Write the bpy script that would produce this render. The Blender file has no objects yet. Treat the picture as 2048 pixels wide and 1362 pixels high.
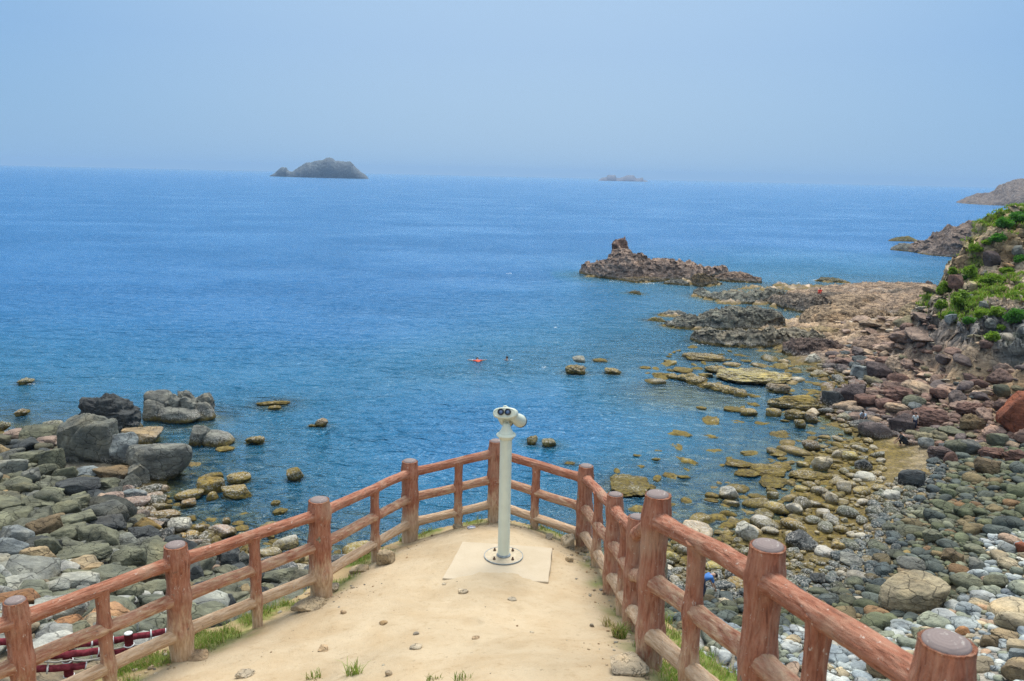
import bpy, bmesh, math, random
import numpy as np
from mathutils import Vector, Matrix, Quaternion
rng = np.random.default_rng(7); random.seed(7)
sc = bpy.context.scene
COL = sc.collection
TAU = math.tau
# ------------------------------------------------------------------ camera geometry (world metres, sea level z = 0, lens 20 m up)
F = 1650.0; CZ = 20.0
_p = math.atan(330 / 1650.); _r = math.atan(46 / 2048.)
_f = np.array([0, math.cos(_p), -math.sin(_p)]); _r0 = np.array([1., 0, 0]); _u0 = np.array([0, math.sin(_p), math.cos(_p)])
CR = math.cos(_r) * _r0 + math.sin(_r) * _u0; CU = -math.sin(_r) * _r0 + math.cos(_r) * _u0
CAM = np.array([0, 0, CZ])
def ray(x, y):
    d = _f + CR * (x - 1024) / F - CU * (y - 681) / F
    return d / np.linalg.norm(d)
def at_z(x, y, z=0.):
    d = ray(x, y); return CAM + d * ((z - CZ) / d[2])
def at_s(x, y, s): return CAM + ray(x, y) * s
def proj(P):
    v = np.asarray(P, float) - CAM; c = v @ _f; c = np.where(c < 0.01, 0.01, c)
    return 1024 + F * (v @ CR) / c, 681 - F * (v @ CU) / c
def solve_post(tx, ty, bx, by, h):
    a = ray(tx, ty); b = ray(bx, by); ha = math.hypot(a[0], a[1]); hb = math.hypot(b[0], b[1])
    s = h / (a[2] / ha - b[2] / hb); return CAM + b / hb * s

# ------------------------------------------------------------------ numpy noise
_perm = rng.permutation(256); _perm = np.concatenate([_perm, _perm, _perm])
_g = rng.normal(size=(256, 3)); _g /= np.linalg.norm(_g, axis=1)[:, None]
def perlin(p):
    p = np.asarray(p, float); i = np.floor(p).astype(np.int64); f = p - i; i &= 255
    u = f * f * f * (f * (f * 6 - 15) + 10); out = 0
    for dx in (0, 1):
        wx = u[:, 0] if dx else 1 - u[:, 0]
        for dy in (0, 1):
            wy = u[:, 1] if dy else 1 - u[:, 1]
            for dz in (0, 1):
                wz = u[:, 2] if dz else 1 - u[:, 2]
                h = _perm[_perm[_perm[(i[:, 0] + dx) & 255] + ((i[:, 1] + dy) & 255)] + ((i[:, 2] + dz) & 255)]
                g = _g[h]
                out = out + wx * wy * wz * (g[:, 0] * (f[:, 0] - dx) + g[:, 1] * (f[:, 1] - dy) + g[:, 2] * (f[:, 2] - dz))
    return out * 1.5
def fbm(p, o=4, lac=2.1, gain=.5):
    a, s, t = 1., 0, np.asarray(p, float)
    for k in range(o): s = s + a * perlin(t + 17.3 * k); t = t * lac; a *= gain
    return s
def ridged(p, o=4, lac=2.1, gain=.5):
    a, s, t = 1., 0, np.asarray(p, float)
    for k in range(o): s = s + a * (1 - 2 * np.abs(perlin(t + 31.7 * k))); t = t * lac; a *= gain
    return s
def terr(z, step, k):
    u = z / step; f = np.floor(u); r = u - f; return z * (1 - k) + k * step * (f + smooth(.55, 1., r))
def smooth(e0, e1, x):
    t = np.clip((x - e0) / (e1 - e0), 0, 1); return t * t * (3 - 2 * t)

# ------------------------------------------------------------------ mesh helpers
def mk_mesh(name, V, Fs, mat=None, smooth_=True, attrs=None, mats=None, midx=None):
    V = np.ascontiguousarray(V, np.float32); me = bpy.data.meshes.new(name)
    if isinstance(Fs, np.ndarray):
        n, k = Fs.shape
        me.vertices.add(len(V)); me.vertices.foreach_set('co', V.ravel())
        me.loops.add(n * k); me.loops.foreach_set('vertex_index', np.ascontiguousarray(Fs, np.int32).ravel())
        me.polygons.add(n); me.polygons.foreach_set('loop_start', np.arange(0, n * k, k, dtype=np.int32))
        me.update(calc_edges=True)
    else:
        me.from_pydata(V.tolist(), [], Fs)
    if smooth_: me.polygons.foreach_set('use_smooth', np.ones(len(me.polygons), bool))
    for k_, v in (attrs or {}).items():
        v = np.asarray(v, np.float32)
        if v.ndim == 1:
            a = me.attributes.new(k_, 'FLOAT', 'POINT'); a.data.foreach_set('value', v)
        else:
            a = me.attributes.new(k_, 'FLOAT_COLOR', 'POINT')
            c = np.ones((len(v), 4), np.float32); c[:, :3] = v; a.data.foreach_set('color', c.ravel())
    for m in (mats or ([mat] if mat else [])): me.materials.append(m)
    if midx is not None: me.polygons.foreach_set('material_index', np.asarray(midx, np.int32))
    me.update()
    return me
def link(name, data, parent=None, label=None, cat=None, group=None, kind=None, loc=None):
    o = bpy.data.objects.new(name, data); COL.objects.link(o)
    if parent is not None: o.parent = parent
    if label: o['label'] = label
    if cat: o['category'] = cat
    if group: o['group'] = group
    if kind: o['kind'] = kind
    if loc is not None: o.location = loc
    return o
def grid_faces(nu, nv, wrap_u=False):
    U = nu if wrap_u else nu - 1
    i, j = np.meshgrid(np.arange(U), np.arange(nv - 1), indexing='ij'); i2 = (i + 1) % nu
    return np.stack([i * nv + j, i2 * nv + j, i2 * nv + j + 1, i * nv + j + 1], -1).reshape(-1, 4)
def lathe(profile, n=32, cap=True):
    pr = np.array(profile, float); th = np.arange(n) * TAU / n
    V = np.stack([np.outer(np.cos(th), pr[:, 0]), np.outer(np.sin(th), pr[:, 0]), np.tile(pr[:, 1], (n, 1))], -1).reshape(-1, 3)
    Fs = [list(f) for f in grid_faces(n, len(pr), True)]
    m = len(pr)
    if cap: Fs.append([i * m for i in range(n)][::-1]); Fs.append([i * m + m - 1 for i in range(n)])
    return V, Fs
def add_bevel(o, w, seg=2, ang=0.6):
    b = o.modifiers.new('bevel', 'BEVEL'); b.width = w; b.segments = seg; b.limit_method = 'ANGLE'; b.angle_limit = ang
def tube_pts(P, r, n=10, closed_caps=True):
    P = np.array(P, float); m = len(P); r = np.full(m, r) if np.isscalar(r) else np.array(r)
    T = np.gradient(P, axis=0); T /= np.linalg.norm(T, axis=1)[:, None] + 1e-9
    ref = np.array([0, 0, 1.]) if abs(T[0][2]) < .9 else np.array([1., 0, 0])
    N = np.cross(T, ref); N /= np.linalg.norm(N, axis=1)[:, None] + 1e-9; B = np.cross(T, N)
    th = np.arange(n) * TAU / n
    V = P[None] + r[None, :, None] * (np.cos(th)[:, None, None] * N[None] + np.sin(th)[:, None, None] * B[None])
    Fs = [list(f) for f in grid_faces(n, m, True)]
    if closed_caps: Fs.append([i * m for i in range(n)]); Fs.append([i * m + m - 1 for i in range(n)][::-1])
    return V.reshape(-1, 3), Fs
def join(parts):
    V, Fs, o = [], [], 0
    for v, f in parts:
        V.append(np.asarray(v)); Fs += [[i + o for i in q] for q in f]; o += len(v)
    return np.concatenate(V), Fs

# ------------------------------------------------------------------ materials
class NT:
    def __init__(s, name):
        s.m = bpy.data.materials.new(name); s.m.use_nodes = True; s.t = s.m.node_tree; s.t.nodes.clear()
        s.out = s.t.nodes.new('ShaderNodeOutputMaterial')
    def n(s, typ, **kw):
        nd = s.t.nodes.new('ShaderNode' + typ)
        for k, v in kw.items():
            if k.startswith('i_'):
                key = k[2:]; key = int(key) if key.isdigit() else key.replace('_', ' ')
                s.set(nd.inputs[key], v)
            else: setattr(nd, k, v)
        return nd
    def set(s, inp, v):
        if isinstance(v, bpy.types.NodeSocket): s.t.links.new(v, inp)
        elif isinstance(v, bpy.types.Node): s.t.links.new(v.outputs[0], inp)
        elif isinstance(v, (tuple, list)) and len(v) == 3 and inp.type == 'RGBA': inp.default_value = (*v, 1)
        else: inp.default_value = v
    def mix(s, f, a, b, blend='MIX'):
        nd = s.t.nodes.new('ShaderNodeMix'); nd.data_type = 'RGBA'; nd.blend_type = blend
        s.set(nd.inputs[0], f); s.set(nd.inputs[6], a); s.set(nd.inputs[7], b); return nd.outputs[2]
    def math(s, op, a, b=0., c=0.):
        nd = s.t.nodes.new('ShaderNodeMath'); nd.operation = op
        s.set(nd.inputs[0], a); s.set(nd.inputs[1], b); s.set(nd.inputs[2], c); return nd.outputs[0]
    def vmul(s, a, b):
        nd = s.t.nodes.new('ShaderNodeVectorMath'); nd.operation = 'MULTIPLY'; s.set(nd.inputs[0], a); s.set(nd.inputs[1], b); return nd.outputs[0]
    def noise(s, vec, scale, det=4., rough=.55, dist=0.):
        nd = s.n('TexNoise'); s.set(nd.inputs['Vector'], vec); nd.inputs['Scale'].default_value = scale
        nd.inputs['Detail'].default_value = det; nd.inputs['Roughness'].default_value = rough; nd.inputs['Distortion'].default_value = dist
        return nd.outputs[0]
    def map(s, v, a, b, c=0., d=1.):
        nd = s.n('MapRange'); s.set(nd.inputs[0], v); nd.interpolation_type = 'SMOOTHSTEP'
        for i, q in enumerate((a, b, c, d)): nd.inputs[i + 1].default_value = q
        return nd.outputs[0]
    def bump(s, h, strength, dist, normal=None):
        nd = s.n('Bump'); nd.inputs['Strength'].default_value = strength; nd.inputs['Distance'].default_value = dist
        s.set(nd.inputs['Height'], h)
        if normal is not None: s.set(nd.inputs['Normal'], normal)
        return nd.outputs[0]
    def principled(s, col, rough=.8, normal=None, spec=.3, metal=0.):
        nd = s.n('BsdfPrincipled'); s.set(nd.inputs['Base Color'], col); s.set(nd.inputs['Roughness'], rough)
        nd.inputs['Specular IOR Level'].default_value = spec; nd.inputs['Metallic'].default_value = metal
        if normal is not None: s.set(nd.inputs['Normal'], normal)
        s.t.links.new(nd.outputs[0], s.out.inputs[0]); return nd

def flat_mat(name, col, rough=.6, bumps=0., spec=.4, metal=0., var=.12, scale=30.):
    t = NT(name); geo = t.n('NewGeometry'); tc = t.n('TexCoord').outputs['Object']
    n1 = t.noise(tc, scale, 5)
    c = t.mix(t.map(n1, .3, .7), tuple(k * (1 - var) for k in col), tuple(min(1, k * (1 + var)) for k in col))
    t.principled(c, rough, t.bump(n1, bumps, .01) if bumps else None, spec, metal); return t.m

ALGAE = (.20, .145, .030)
def rock_mat(name, src, strata=0., shoreline=True, barn=1., sc_=1.):
    """stone: colour from the object or a vertex attribute, stains, cracks, algae and barnacles near the water line"""
    t = NT(name); P = t.n('NewGeometry').outputs['Position']
    if src == 'object': base = t.n('ObjectInfo').outputs['Color']
    else: base = t.n('Attribute', attribute_name='col').outputs['Color']
    big = t.noise(P, .9 * sc_, 5, .6); med = t.noise(P, 5. * sc_, 6, .65); fine = t.noise(P, 28. * sc_, 4, .7)
    c = t.mix(t.map(big, .3, .7), t.mix(1., base, (.58, .58, .60), 'MULTIPLY'), t.mix(1., base, (1.42, 1.38, 1.28), 'MULTIPLY'))
    c = t.mix(t.map(med, .35, .75, 0, .5), c, t.mix(1., base, (.55, .52, .48), 'MULTIPLY'))
    c = t.mix(t.map(fine, .55, .8, 0, .35), c, (.42, .40, .34))
    tint = t.noise(P, .45 * sc_, 3); c = t.mix(t.map(tint, .5, .75, 0, .35), c, t.mix(1., c, (1.25, .95, .65), 'MULTIPLY'))
    crk = t.n('TexVoronoi', feature='DISTANCE_TO_EDGE'); t.set(crk.inputs['Vector'], t.vmul(P, (1., 1., 1.9)) if not strata else P)
    wn = t.n('VectorMath', operation='ADD'); nz = t.n('TexNoise', i_Scale=1.2 * sc_, i_Detail=3.); t.set(nz.inputs['Vector'], P)
    t.set(wn.inputs[0], P); t.set(wn.inputs[1], nz.outputs[1])
    t.set(crk.inputs['Vector'], t.vmul(wn.outputs[0], (1., 1., 2.))); crk.inputs['Scale'].default_value = .75 * sc_
    ck = t.map(crk.outputs[0], .0, .032, 1., 0.)
    c = t.mix(t.math('MULTIPLY', ck, .8), c, t.mix(1., c, (.3, .3, .3), 'MULTIPLY'))
    hgt = t.math('ADD', t.math('MULTIPLY', med, .6), t.math('ADD', t.math('MULTIPLY', fine, .18), t.math('MULTIPLY', ck, -.18)))
    if strata:
        W = t.vmul(P, (.35, .35, 2.6)); sn = t.noise(W, 1.3 * sc_, 6, .65, .6)
        W2 = t.vmul(P, (1., 3.2, 4.5)); sn2 = t.noise(W2, .9 * sc_, 5, .65, .4)
        c = t.mix(t.map(sn2, .44, .58, 0, .85 * strata), c, t.mix(1., c, (.26, .25, .25), 'MULTIPLY'))
        c = t.mix(t.map(sn, .5, .7, 0, .55 * strata), c, t.mix(1., base, (1.75, 1.7, 1.55), 'MULTIPLY'))
        hgt = t.math('ADD', hgt, t.math('MULTIPLY', t.math('ADD', sn, sn2), 1.2 * strata))
    if shoreline:
        z = t.n('SeparateXYZ'); t.set(z.inputs[0], P); zz = t.math('ADD', z.outputs[2], t.math('MULTIPLY', t.math('SUBTRACT', big, .5), .9))
        c = t.mix(t.map(zz, .12, .6, .85, 0.), c, t.mix(t.map(med, .4, .6), ALGAE, (.10, .075, .03)))
        if barn:
            band = t.math('MULTIPLY', t.map(zz, .15, .4), t.map(zz, .5, .95, 1., 0.))
            v = t.noise(P, 9 * sc_, 3, .8)
            c = t.mix(t.math('MULTIPLY', band, t.map(v, .5, .58, 0, .75 * barn)), c, (.48, .45, .40))
    nrm = t.bump(hgt, 1., .16 / sc_)
    t.principled(c, .85, nrm, .22)
    return t.m

# ------------------------------------------------------------------ terrain height (metres above the sea)
SHORE = [  # (px, py, z)
 (-250,820,-.5),(-250,900,1.2),(-250,1000,2.5),(-250,1100,4),(-250,1200,6),(-250,1345,9.5),
 (0,858,0),(100,862,0),(200,882,0),(285,905,0),(345,965,-.05),(330,1000,-.05),(345,1045,0),(430,1075,-.02),(510,1118,.0),(610,1132,.0),(700,1125,0),(760,1150,0),
 (0,900,.8),(0,1000,1.7),(0,1100,3.),(0,1200,4.8),(150,930,.7),(150,1050,1.7),(200,1150,3.2),(270,1000,.35),(300,1080,.8),(300,1150,2.2),(420,1150,1.2),(550,1200,1.2),(420,1230,3.2),
 (0,800,-1.6),(0,740,-3),(200,780,-2.5),(350,900,-1.2),(440,980,-.6),(480,900,-1.1),(400,1040,-.3),(480,1050,-.35),(600,950,-1.4),(580,1060,-.5),(700,1050,-.9),(640,850,-2.3),(900,1020,-3.5),(900,900,-3.5),(960,770,-1.6),(1100,742,-1.4),(1150,850,-3),(1180,960,-3),(1250,960,-1.2),
 (1330,1000,-.45),(1300,850,-1.8),(1400,900,-1.1),(1500,860,-.8),(1480,950,-.4),(1400,1010,-.35),(1560,890,-.45),(1600,860,-.4),(1590,770,-.5),(1480,760,-.5),(1350,720,-1.2),(1400,640,-1.2),(1480,705,-.6),(1250,650,-3),(1100,600,-5),(700,600,-6),(700,740,-4.5),(300,600,-6),(0,600,-6),(-250,700,-4),(1250,575,-2),(1470,590,-1.),(1500,535,-4),(1700,515,-5),(1850,530,-4),
 (0,430,-12),(700,430,-12),(1300,430,-12),(1700,440,-11),(1300,480,-8),
 (1560,712,-.1),(1625,742,-.02),(1636,800,-.05),(1650,840,0),(1700,862,.02),(1640,900,-.08),(1660,950,-.05),(1640,1000,-.06),(1655,1030,-.03),(1590,1045,-.05),(1540,1085,0),(1460,1075,-.05),(1380,1100,.02),(1330,1120,.1),(1240,1050,-.4),
 (1750,950,.10),(1720,1000,.10),(1700,1060,.14),(1600,1110,.12),(1500,1180,.4),(1420,1210,.8),(1780,900,.12),(1850,1000,.6),(2048,950,1.5),(2048,850,2.3),(1850,850,1.),(1750,790,1.2),(1900,770,2.4),(2040,770,3.6),(2040,820,2.8),(1960,820,2.1),(1900,820,1.6),(1960,770,3.1),(1960,745,3.8),(1900,735,3.3),(2150,800,4.2),(1830,780,1.7),(2040,745,4.3),(1680,700,.9),(1780,700,2.4),(1880,715,3.6),(1700,655,1.5),(1800,650,2.6),(1600,645,-.3),(1600,600,-.4),(1560,604,-1.2),(1650,580,-1.2),(1700,575,-1.2),(1760,568,-1.2),(1585,632,-.7),(1850,572,1.0),(1846,600,1.7),(1850,640,2.5),(1862,672,3.2),(1857,585,1.4),
 (1825,1210,1.2),(2040,1080,1.9),(2040,1220,2.6),(2040,1362,3.8),(1750,1310,2.2),(1600,1330,2.4),(1450,1300,2.4),(2400,1362,5),(2400,1100,3),(2400,900,2.6),(2400,780,5.),
]
pts = [(*at_z(x, y, z)[:2], z) for x, y, z in SHORE]
HILL = [(1900,700,80),(1960,722,75),(2048,738,69.5),(2150,752,66),(1897,650,83),(1960,660,80),(2048,660,76),(2150,655,72),(1900,605,87),(1960,590,87),(2048,580,83.5),(2150,560,81),(1935,530,93),(1985,500,93),(2048,500,91),(2200,470,89),(2400,740,62),(2400,600,76),(2400,440,90)]
CREST = [(1872,612,88),(1886,574,91),(1912,530,94),(1946,488,96.5),(1988,452,98),(2048,428,99.5),(2200,398,102),(2400,384,104)]
def at_D(x, y, D): D = D + 8 + max(0, x - 1960) * .04; d = ray(x, y); return CAM + d * (D / math.hypot(d[0], d[1]))
for (x, y, D) in HILL + CREST: pts.append(tuple(at_D(x, y, D)))
for (x, y, D) in CREST:
    q = at_D(x, y, D); b = q[:2] / np.linalg.norm(q[:2])
    pts.append((*(q[:2] + b * (8 + q[2] * .8)), q[2] * .3)); pts.append((*(q[:2] + b * (24 + 2 * q[2])), -3.))
# the burgundy fence stands on the scree slope
RED = [solve_post(262, 1266, 262, 1338, 1.05), solve_post(138, 1296, 140, 1372, 1.05), solve_post(20, 1272, 32, 1352, 1.05)]
for q in RED: pts.append(tuple(q))
for (x, y, z) in [(-9, 12, 9.5), (-4, 14, 5), (-3, 20, 2), (0, 20, 1.), (6, 20, 1.5), (9, 14, 4), (14, 16, 5), (0, 27, 0), (4, 27, -.1), (-16, 12, 11.5), (24, 14, 8)]: pts.append((x, y, z))
A = np.array(pts)
def _tps_fit(A, lam=1.5):
    n = len(A); X = A[:, :2] / 50.; d = np.linalg.norm(X[:, None] - X[None], axis=-1)
    K = np.sqrt(d * d + .0016); P = np.c_[np.ones(n), X]
    M = np.zeros((n + 3, n + 3)); M[:n, :n] = K; M[:n, n:] = P; M[n:, :n] = P.T
    return X, np.linalg.solve(M, np.r_[A[:, 2], 0, 0, 0])
def _tps_eval(fit, x, y):
    X, w = fit; n = len(X); q = np.c_[x, y] / 50.; out = np.empty(len(q))
    for s in range(0, len(q), 40000):
        d = np.linalg.norm(q[s:s + 40000, None] - X[None], axis=-1)
        out[s:s + 40000] = np.sqrt(d * d + .0016) @ w[:n] + w[n] + q[s:s + 40000] @ w[n + 1:]
    return out
TFIT = _tps_fit(A)
FEET = []   # (x, y, radius) of rocks standing in the shallows: the bed rises round them
def base_z(x, y):
    x = np.atleast_1d(x).astype(float); y = np.atleast_1d(y).astype(float)
    z = np.clip(_tps_eval(TFIT, x, y), -12, 26)
    D = np.hypot(x, y); z = np.where(D > 260, np.minimum(z, -4 - (D - 260) * .1), z)
    return np.clip(z, -14, 26)
# colour and roughness of the ground by place: (px, py, z, rgb, roughness amplitude, layered)
ZONES = [
 (0,900,.8,(.10,.11,.09),.15,0),(100,1000,1.5,(.10,.10,.075),.15,0),(100,1150,3,(.16,.155,.12),.15,0),(0,1340,8.,(.24,.20,.14),.08,0),(260,1340,8,(.24,.20,.14),.08,0),(300,1000,.2,(.20,.145,.10),.08,0),(420,1060,0,(.15,.10,.06),.08,0),(500,1150,.5,(.09,.085,.07),.1,0),(350,1150,2,(.12,.115,.09),.12,0),
 (450,950,-1,(.12,.12,.10),.25,0),(500,1050,-.4,(.20,.13,.09),.2,0),(650,1050,-1,(.14,.11,.07),.25,0),(900,950,-3,(.05,.12,.12),.2,0),(950,770,-1.5,(.22,.17,.13),.3,0),(1100,740,-1,(.12,.12,.06),.3,0),(1250,960,-1,(.10,.09,.035),.2,0),
 (1330,1010,-.4,(.16,.14,.09),.12,0),(1450,930,-.4,(.18,.15,.07),.16,1),(1400,800,-1,(.14,.15,.09),.2,0),(1500,850,-.7,(.16,.14,.08),.2,0),(1600,780,-.5,(.17,.14,.07),.15,0),(1600,900,-.3,(.20,.16,.07),.12,1),
 (1700,900,.05,(.24,.175,.055),.16,1),(1800,905,.15,(.26,.20,.09),.1,1),(1720,980,.1,(.22,.165,.06),.13,1),(1700,1040,.1,(.25,.185,.085),.1,1),(1620,1070,.05,(.24,.18,.08),.1,1),(1860,900,.4,(.36,.28,.18),.03,0),(1830,930,.3,(.34,.27,.17),.03,0),
 (1600,1150,.2,(.17,.14,.08),.08,0),(1650,1180,.5,(.30,.25,.17),.04,0),(1900,1000,.8,(.13,.125,.08),.06,0),(2000,1060,1.8,(.15,.14,.10),.06,0),(1750,1150,.6,(.20,.17,.10),.06,0),(1900,1280,2,(.42,.39,.33),.04,0),(2030,1300,3,(.46,.43,.38),.04,0),(1650,1340,2.4,(.36,.34,.29),.04,0),(1450,1250,1,(.10,.10,.07),.06,0),
 (1750,800,1.2,(.17,.115,.095),.25,0),(1850,830,1,(.17,.115,.09),.2,0),(2000,840,3,(.23,.16,.12),.2,0),(1900,780,3,(.25,.18,.125),.2,1),(1680,740,.3,(.16,.13,.11),.25,0),
 (1750,700,2,(.42,.31,.235),.35,1),(1850,720,3.3,(.46,.33,.235),.3,1),(1950,745,4,(.46,.33,.21),.12,1),(2040,765,4,(.45,.32,.20),.1,1),(1820,670,3,(.40,.30,.225),.4,1),(1700,650,1.5,(.34,.25,.17),.5,1),(1820,620,3,(.34,.26,.18),.5,1),(1650,610,.8,(.20,.16,.12),.5,1),(1800,590,1,(.24,.19,.15),.5,1),
 (1900,690,4.5,(.16,.14,.13),.8,2),(1960,700,5.5,(.13,.13,.13),.9,2),(2048,710,6,(.12,.13,.13),.9,2),(1900,640,6.5,(.20,.18,.13),.8,2),(1960,620,9,(.30,.25,.17),.5,2),(2048,610,11,(.36,.28,.20),.4,2),(2000,560,12,(.36,.29,.21),.45,2),(1930,560,10,(.27,.22,.15),.7,2),(2010,500,13.5,(.33,.24,.14),.7,2),(2048,460,15.5,(.30,.24,.17),.6,2),(1960,495,12.8,(.36,.29,.2),.4,2),(2200,600,11,(.34,.27,.18),.5,2),(2200,700,7,(.14,.14,.13),.8,2),
]
ZP = np.array([at_D(x, y, 70 + (738 - y) * .094 + (2048 - x) * .07) if q_[2] == 2 else at_z(x, y, z) for x, y, z, *q_ in ZONES]); ZC = np.array([q[3] for q in ZONES]); ZR = np.array([q[4] for q in ZONES]); ZL = np.array([q[5] for q in ZONES], float)
def zone(x, y, z):
    wx = 1.6 * fbm(np.c_[x * .18, y * .18, x * 0 + 3.1], 3); wy = 1.6 * fbm(np.c_[x * .18, y * .18, x * 0 + 9.7], 3)
    D = np.hypot(x, y) / 60.; q = np.c_[x + wx * D, y + wy * D, z * 1.5]; P = ZP * [1, 1, 1.5]
    col = np.empty((len(q), 3)); rr = np.empty(len(q)); ll = np.empty(len(q))
    for s in range(0, len(q), 40000):
        d = np.linalg.norm(q[s:s + 40000, None] - P[None], axis=-1) + .3
        w = 1 / d ** 5; w /= w.sum(1)[:, None]; col[s:s + 40000] = w @ ZC; rr[s:s + 40000] = w @ ZR; ll[s:s + 40000] = w @ ZL
    return col, rr, ll
def terrain_fields(x, y, detail=True):
    z = base_z(x, y); zb = z.copy()
    for (fx, fy, fr) in FEET:
        m = (np.abs(x - fx) < fr * 3) & (np.abs(y - fy) < fr * 3)
        if m.any():
            d = np.hypot(x[m] - fx, y[m] - fy) / fr; z[m] = np.maximum(z[m], -.25 - .9 * np.maximum(d - .8, 0) - .12 * fr * np.maximum(d - .8, 0))
    z = np.where(zb > -.2, np.where(zb > z - 1e-6, zb, zb), z)
    if not detail: return z, None, None, None
    col, rr, ll = zone(x, y, zb)
    ang = .5; u = x * math.cos(ang) + y * math.sin(ang); v = -x * math.sin(ang) + y * math.cos(ang)
    n = fbm(np.c_[x * .35, y * .35, zb * .3], 7, 2.1, .6)
    st = ridged(np.c_[u * .13, v * .62, zb * .5], 5, 2.0, .55)
    hill = ridged(np.c_[x * .17 + zb * .10, y * .17, zb * .20], 7, 2.1, .66)
    far = smooth(.0, 40, np.hypot(x, y))
    z = z + rr * far * (n * (1. - .45 * smooth(1.2, 2, ll)) + np.clip(ll, 0, 1) * (st - .6) * 1.15 + smooth(1.2, 2, ll) * (hill - .75) * .75)
    lk = np.clip(ll, 0, 1) * smooth(.3, .8, zb) * far; tl = z + .10 * u + .35 * n; z = z * (1 - lk) + lk * (terr(tl, .42, .85) - .10 * u - .35 * n)
    wet = smooth(-.05, -.5, zb)[:, None]; mot = fbm(np.c_[x * .55, y * .55, zb * 0 + 2.2], 5)[:, None]; col = col * (1 + wet * (1.6 * mot + .25))
    # grass patches on the slope, growing where the rock lies back
    g = fbm(np.c_[x * .22, y * .22, zb * .28 + 5], 4); gr = smooth(1.3, 1.9, ll) * smooth(.06, .32, g) * smooth(5.2, 7.5, zb)
    gcol = np.array([.20, .27, .055])[None] * (1 + .5 * fbm(np.c_[x, y, zb], 3))[:, None]
    col = col * (1 + .55 * fbm(np.c_[x * .8, y * .8, zb * 1.2], 6) + .30 * np.clip(ll, 0, 1) * (st - .6) + .4 * smooth(1.2, 2, ll) * (hill - .7))[:, None]; rust = (smooth(1.2, 2, ll) * smooth(.05, .4, fbm(np.c_[x * .3 + 9, y * .3, zb * .5], 4)))[:, None] * .35 * smooth(7., 9., zb)[:, None]; col = col * (1 - rust) + np.array([.36, .21, .10])[None] * rust
    col = col * (1 - gr[:, None] * .75) + gcol * gr[:, None] * .75
    return z, np.clip(col, .01, .9), rr, gr
# ------------------------------------------------------------------ rock shapes
def ico(sub):
    bm = bmesh.new(); bmesh.ops.create_icosphere(bm, subdivisions=sub, radius=1.0)
    V = np.array([v.co[:] for v in bm.verts]); Fc = np.array([[v.index for v in f.verts] for f in bm.faces]); bm.free()
    V /= np.linalg.norm(V, axis=1)[:, None]; return V, Fc
ICO = {k: ico(k) for k in (2, 3, 4, 5, 6)}
def rock_shape(seed, kind, sub, aspect=(1, .8, .6)):
    """a boulder as the soft intersection of random planes, then weathered; returned inside a unit half-extent box"""
    r = np.random.default_rng(seed); D, Fc = ICO[sub]
    m, p, amp = {'A': (13, 48, .055), 'S': (10, 48, .05), 'R': (14, 8., .05), 'C': (12, 4.6, .03), 'J': (15, 8, .15), 'F': (16, 10, .17)}[kind]
    N = r.normal(size=(m, 3)); N /= np.linalg.norm(N, axis=1)[:, None]; d = r.uniform(.62, 1.0, m)
    ex = np.array([[1, 0, .1], [-1, 0, -.1], [0, 1, .1], [0, -1, 0], [0, .12, 1], [.1, 0, -1]], float)
    N = np.r_[N, ex]; d = np.r_[d, r.uniform(.8, .95, 6)]
    S = np.maximum(D @ N.T, 1e-4) / d
    R = (S ** p).sum(1) ** (-1 / p)
    V = D * R[:, None] * np.array(aspect)
    q = V * 1.6 + seed * 3.7
    n = fbm(q, 5 if sub > 3 else 3, 2.1, .55)
    if kind in 'JF':
        st = ridged(V * [1.5, 1.5, 5.5] + seed, 4 if sub > 3 else 3); n = n + .55 * st
    elif sub > 3: n = n + .28 * ridged(V * [2.2, 2.2, 4] + seed, 4)
    V = V + D * (n * amp * 1.2)[:, None]
    lo, hi = V.min(0), V.max(0)
    return (V - (lo + hi) / 2) / ((hi - lo) / 2), Fc
M_ROCK = rock_mat('weathered_stone', 'object', strata=.3); M_ROCKA = rock_mat('weathered_stone_mass', 'attr')
M_LAYER = rock_mat('layered_reef_stone', 'object', strata=1., sc_=.8); M_LAYERF = rock_mat('layered_far_stone', 'object', strata=.8, sc_=.35, barn=.5)
M_LAND = rock_mat('shore_ground', 'attr', strata=.45, sc_=.9, barn=.3)
POOL = {k: [rock_shape(100 + i * 7 + ord(k), k, 4 if k != 'C' else 3, a) for i, a in enumerate([(1, .85, .6), (1, .7, .5), (1, .95, .7), (1, .6, .55), (1, .8, .45), (1, .9, .8), (.9, .7, .4), (1, .75, .65)])] for k in 'ASRCJF'}
POOLM = {k: [mk_mesh('stone_' + k, v, f, M_ROCK) for v, f in POOL[k]] for k in POOL}
C = dict(dk=(.075, .082, .085), gg=(.165, .170, .120), ol=(.145, .135, .055), bl=(.22, .25, .26), pl=(.36, .37, .33), tn=(.32, .245, .15), og=(.38, .20, .10), oc=(.235, .175, .050),
         pk=(.36, .27, .225), rb=(.17, .10, .082), pu=(.105, .082, .082), wh=(.46, .45, .39), rd=(.30, .105, .06), gy=(.20, .205, .185), br=(.20, .15, .09), yl=(.36, .30, .10), cr=(.44, .38, .27), btn=(.31, .265, .18), bk=(.045, .055, .06), gy2=(.15, .158, .14))
def ground_at(x, y, water=True):
    z = 0.
    for k in range(14):
        q = at_z(x, y, z); zn = base_z(q[0], q[1])[0]; zn = max(zn, 0.) if water else zn; z = .5 * z + .5 * zn
    return at_z(x, y, z)
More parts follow.
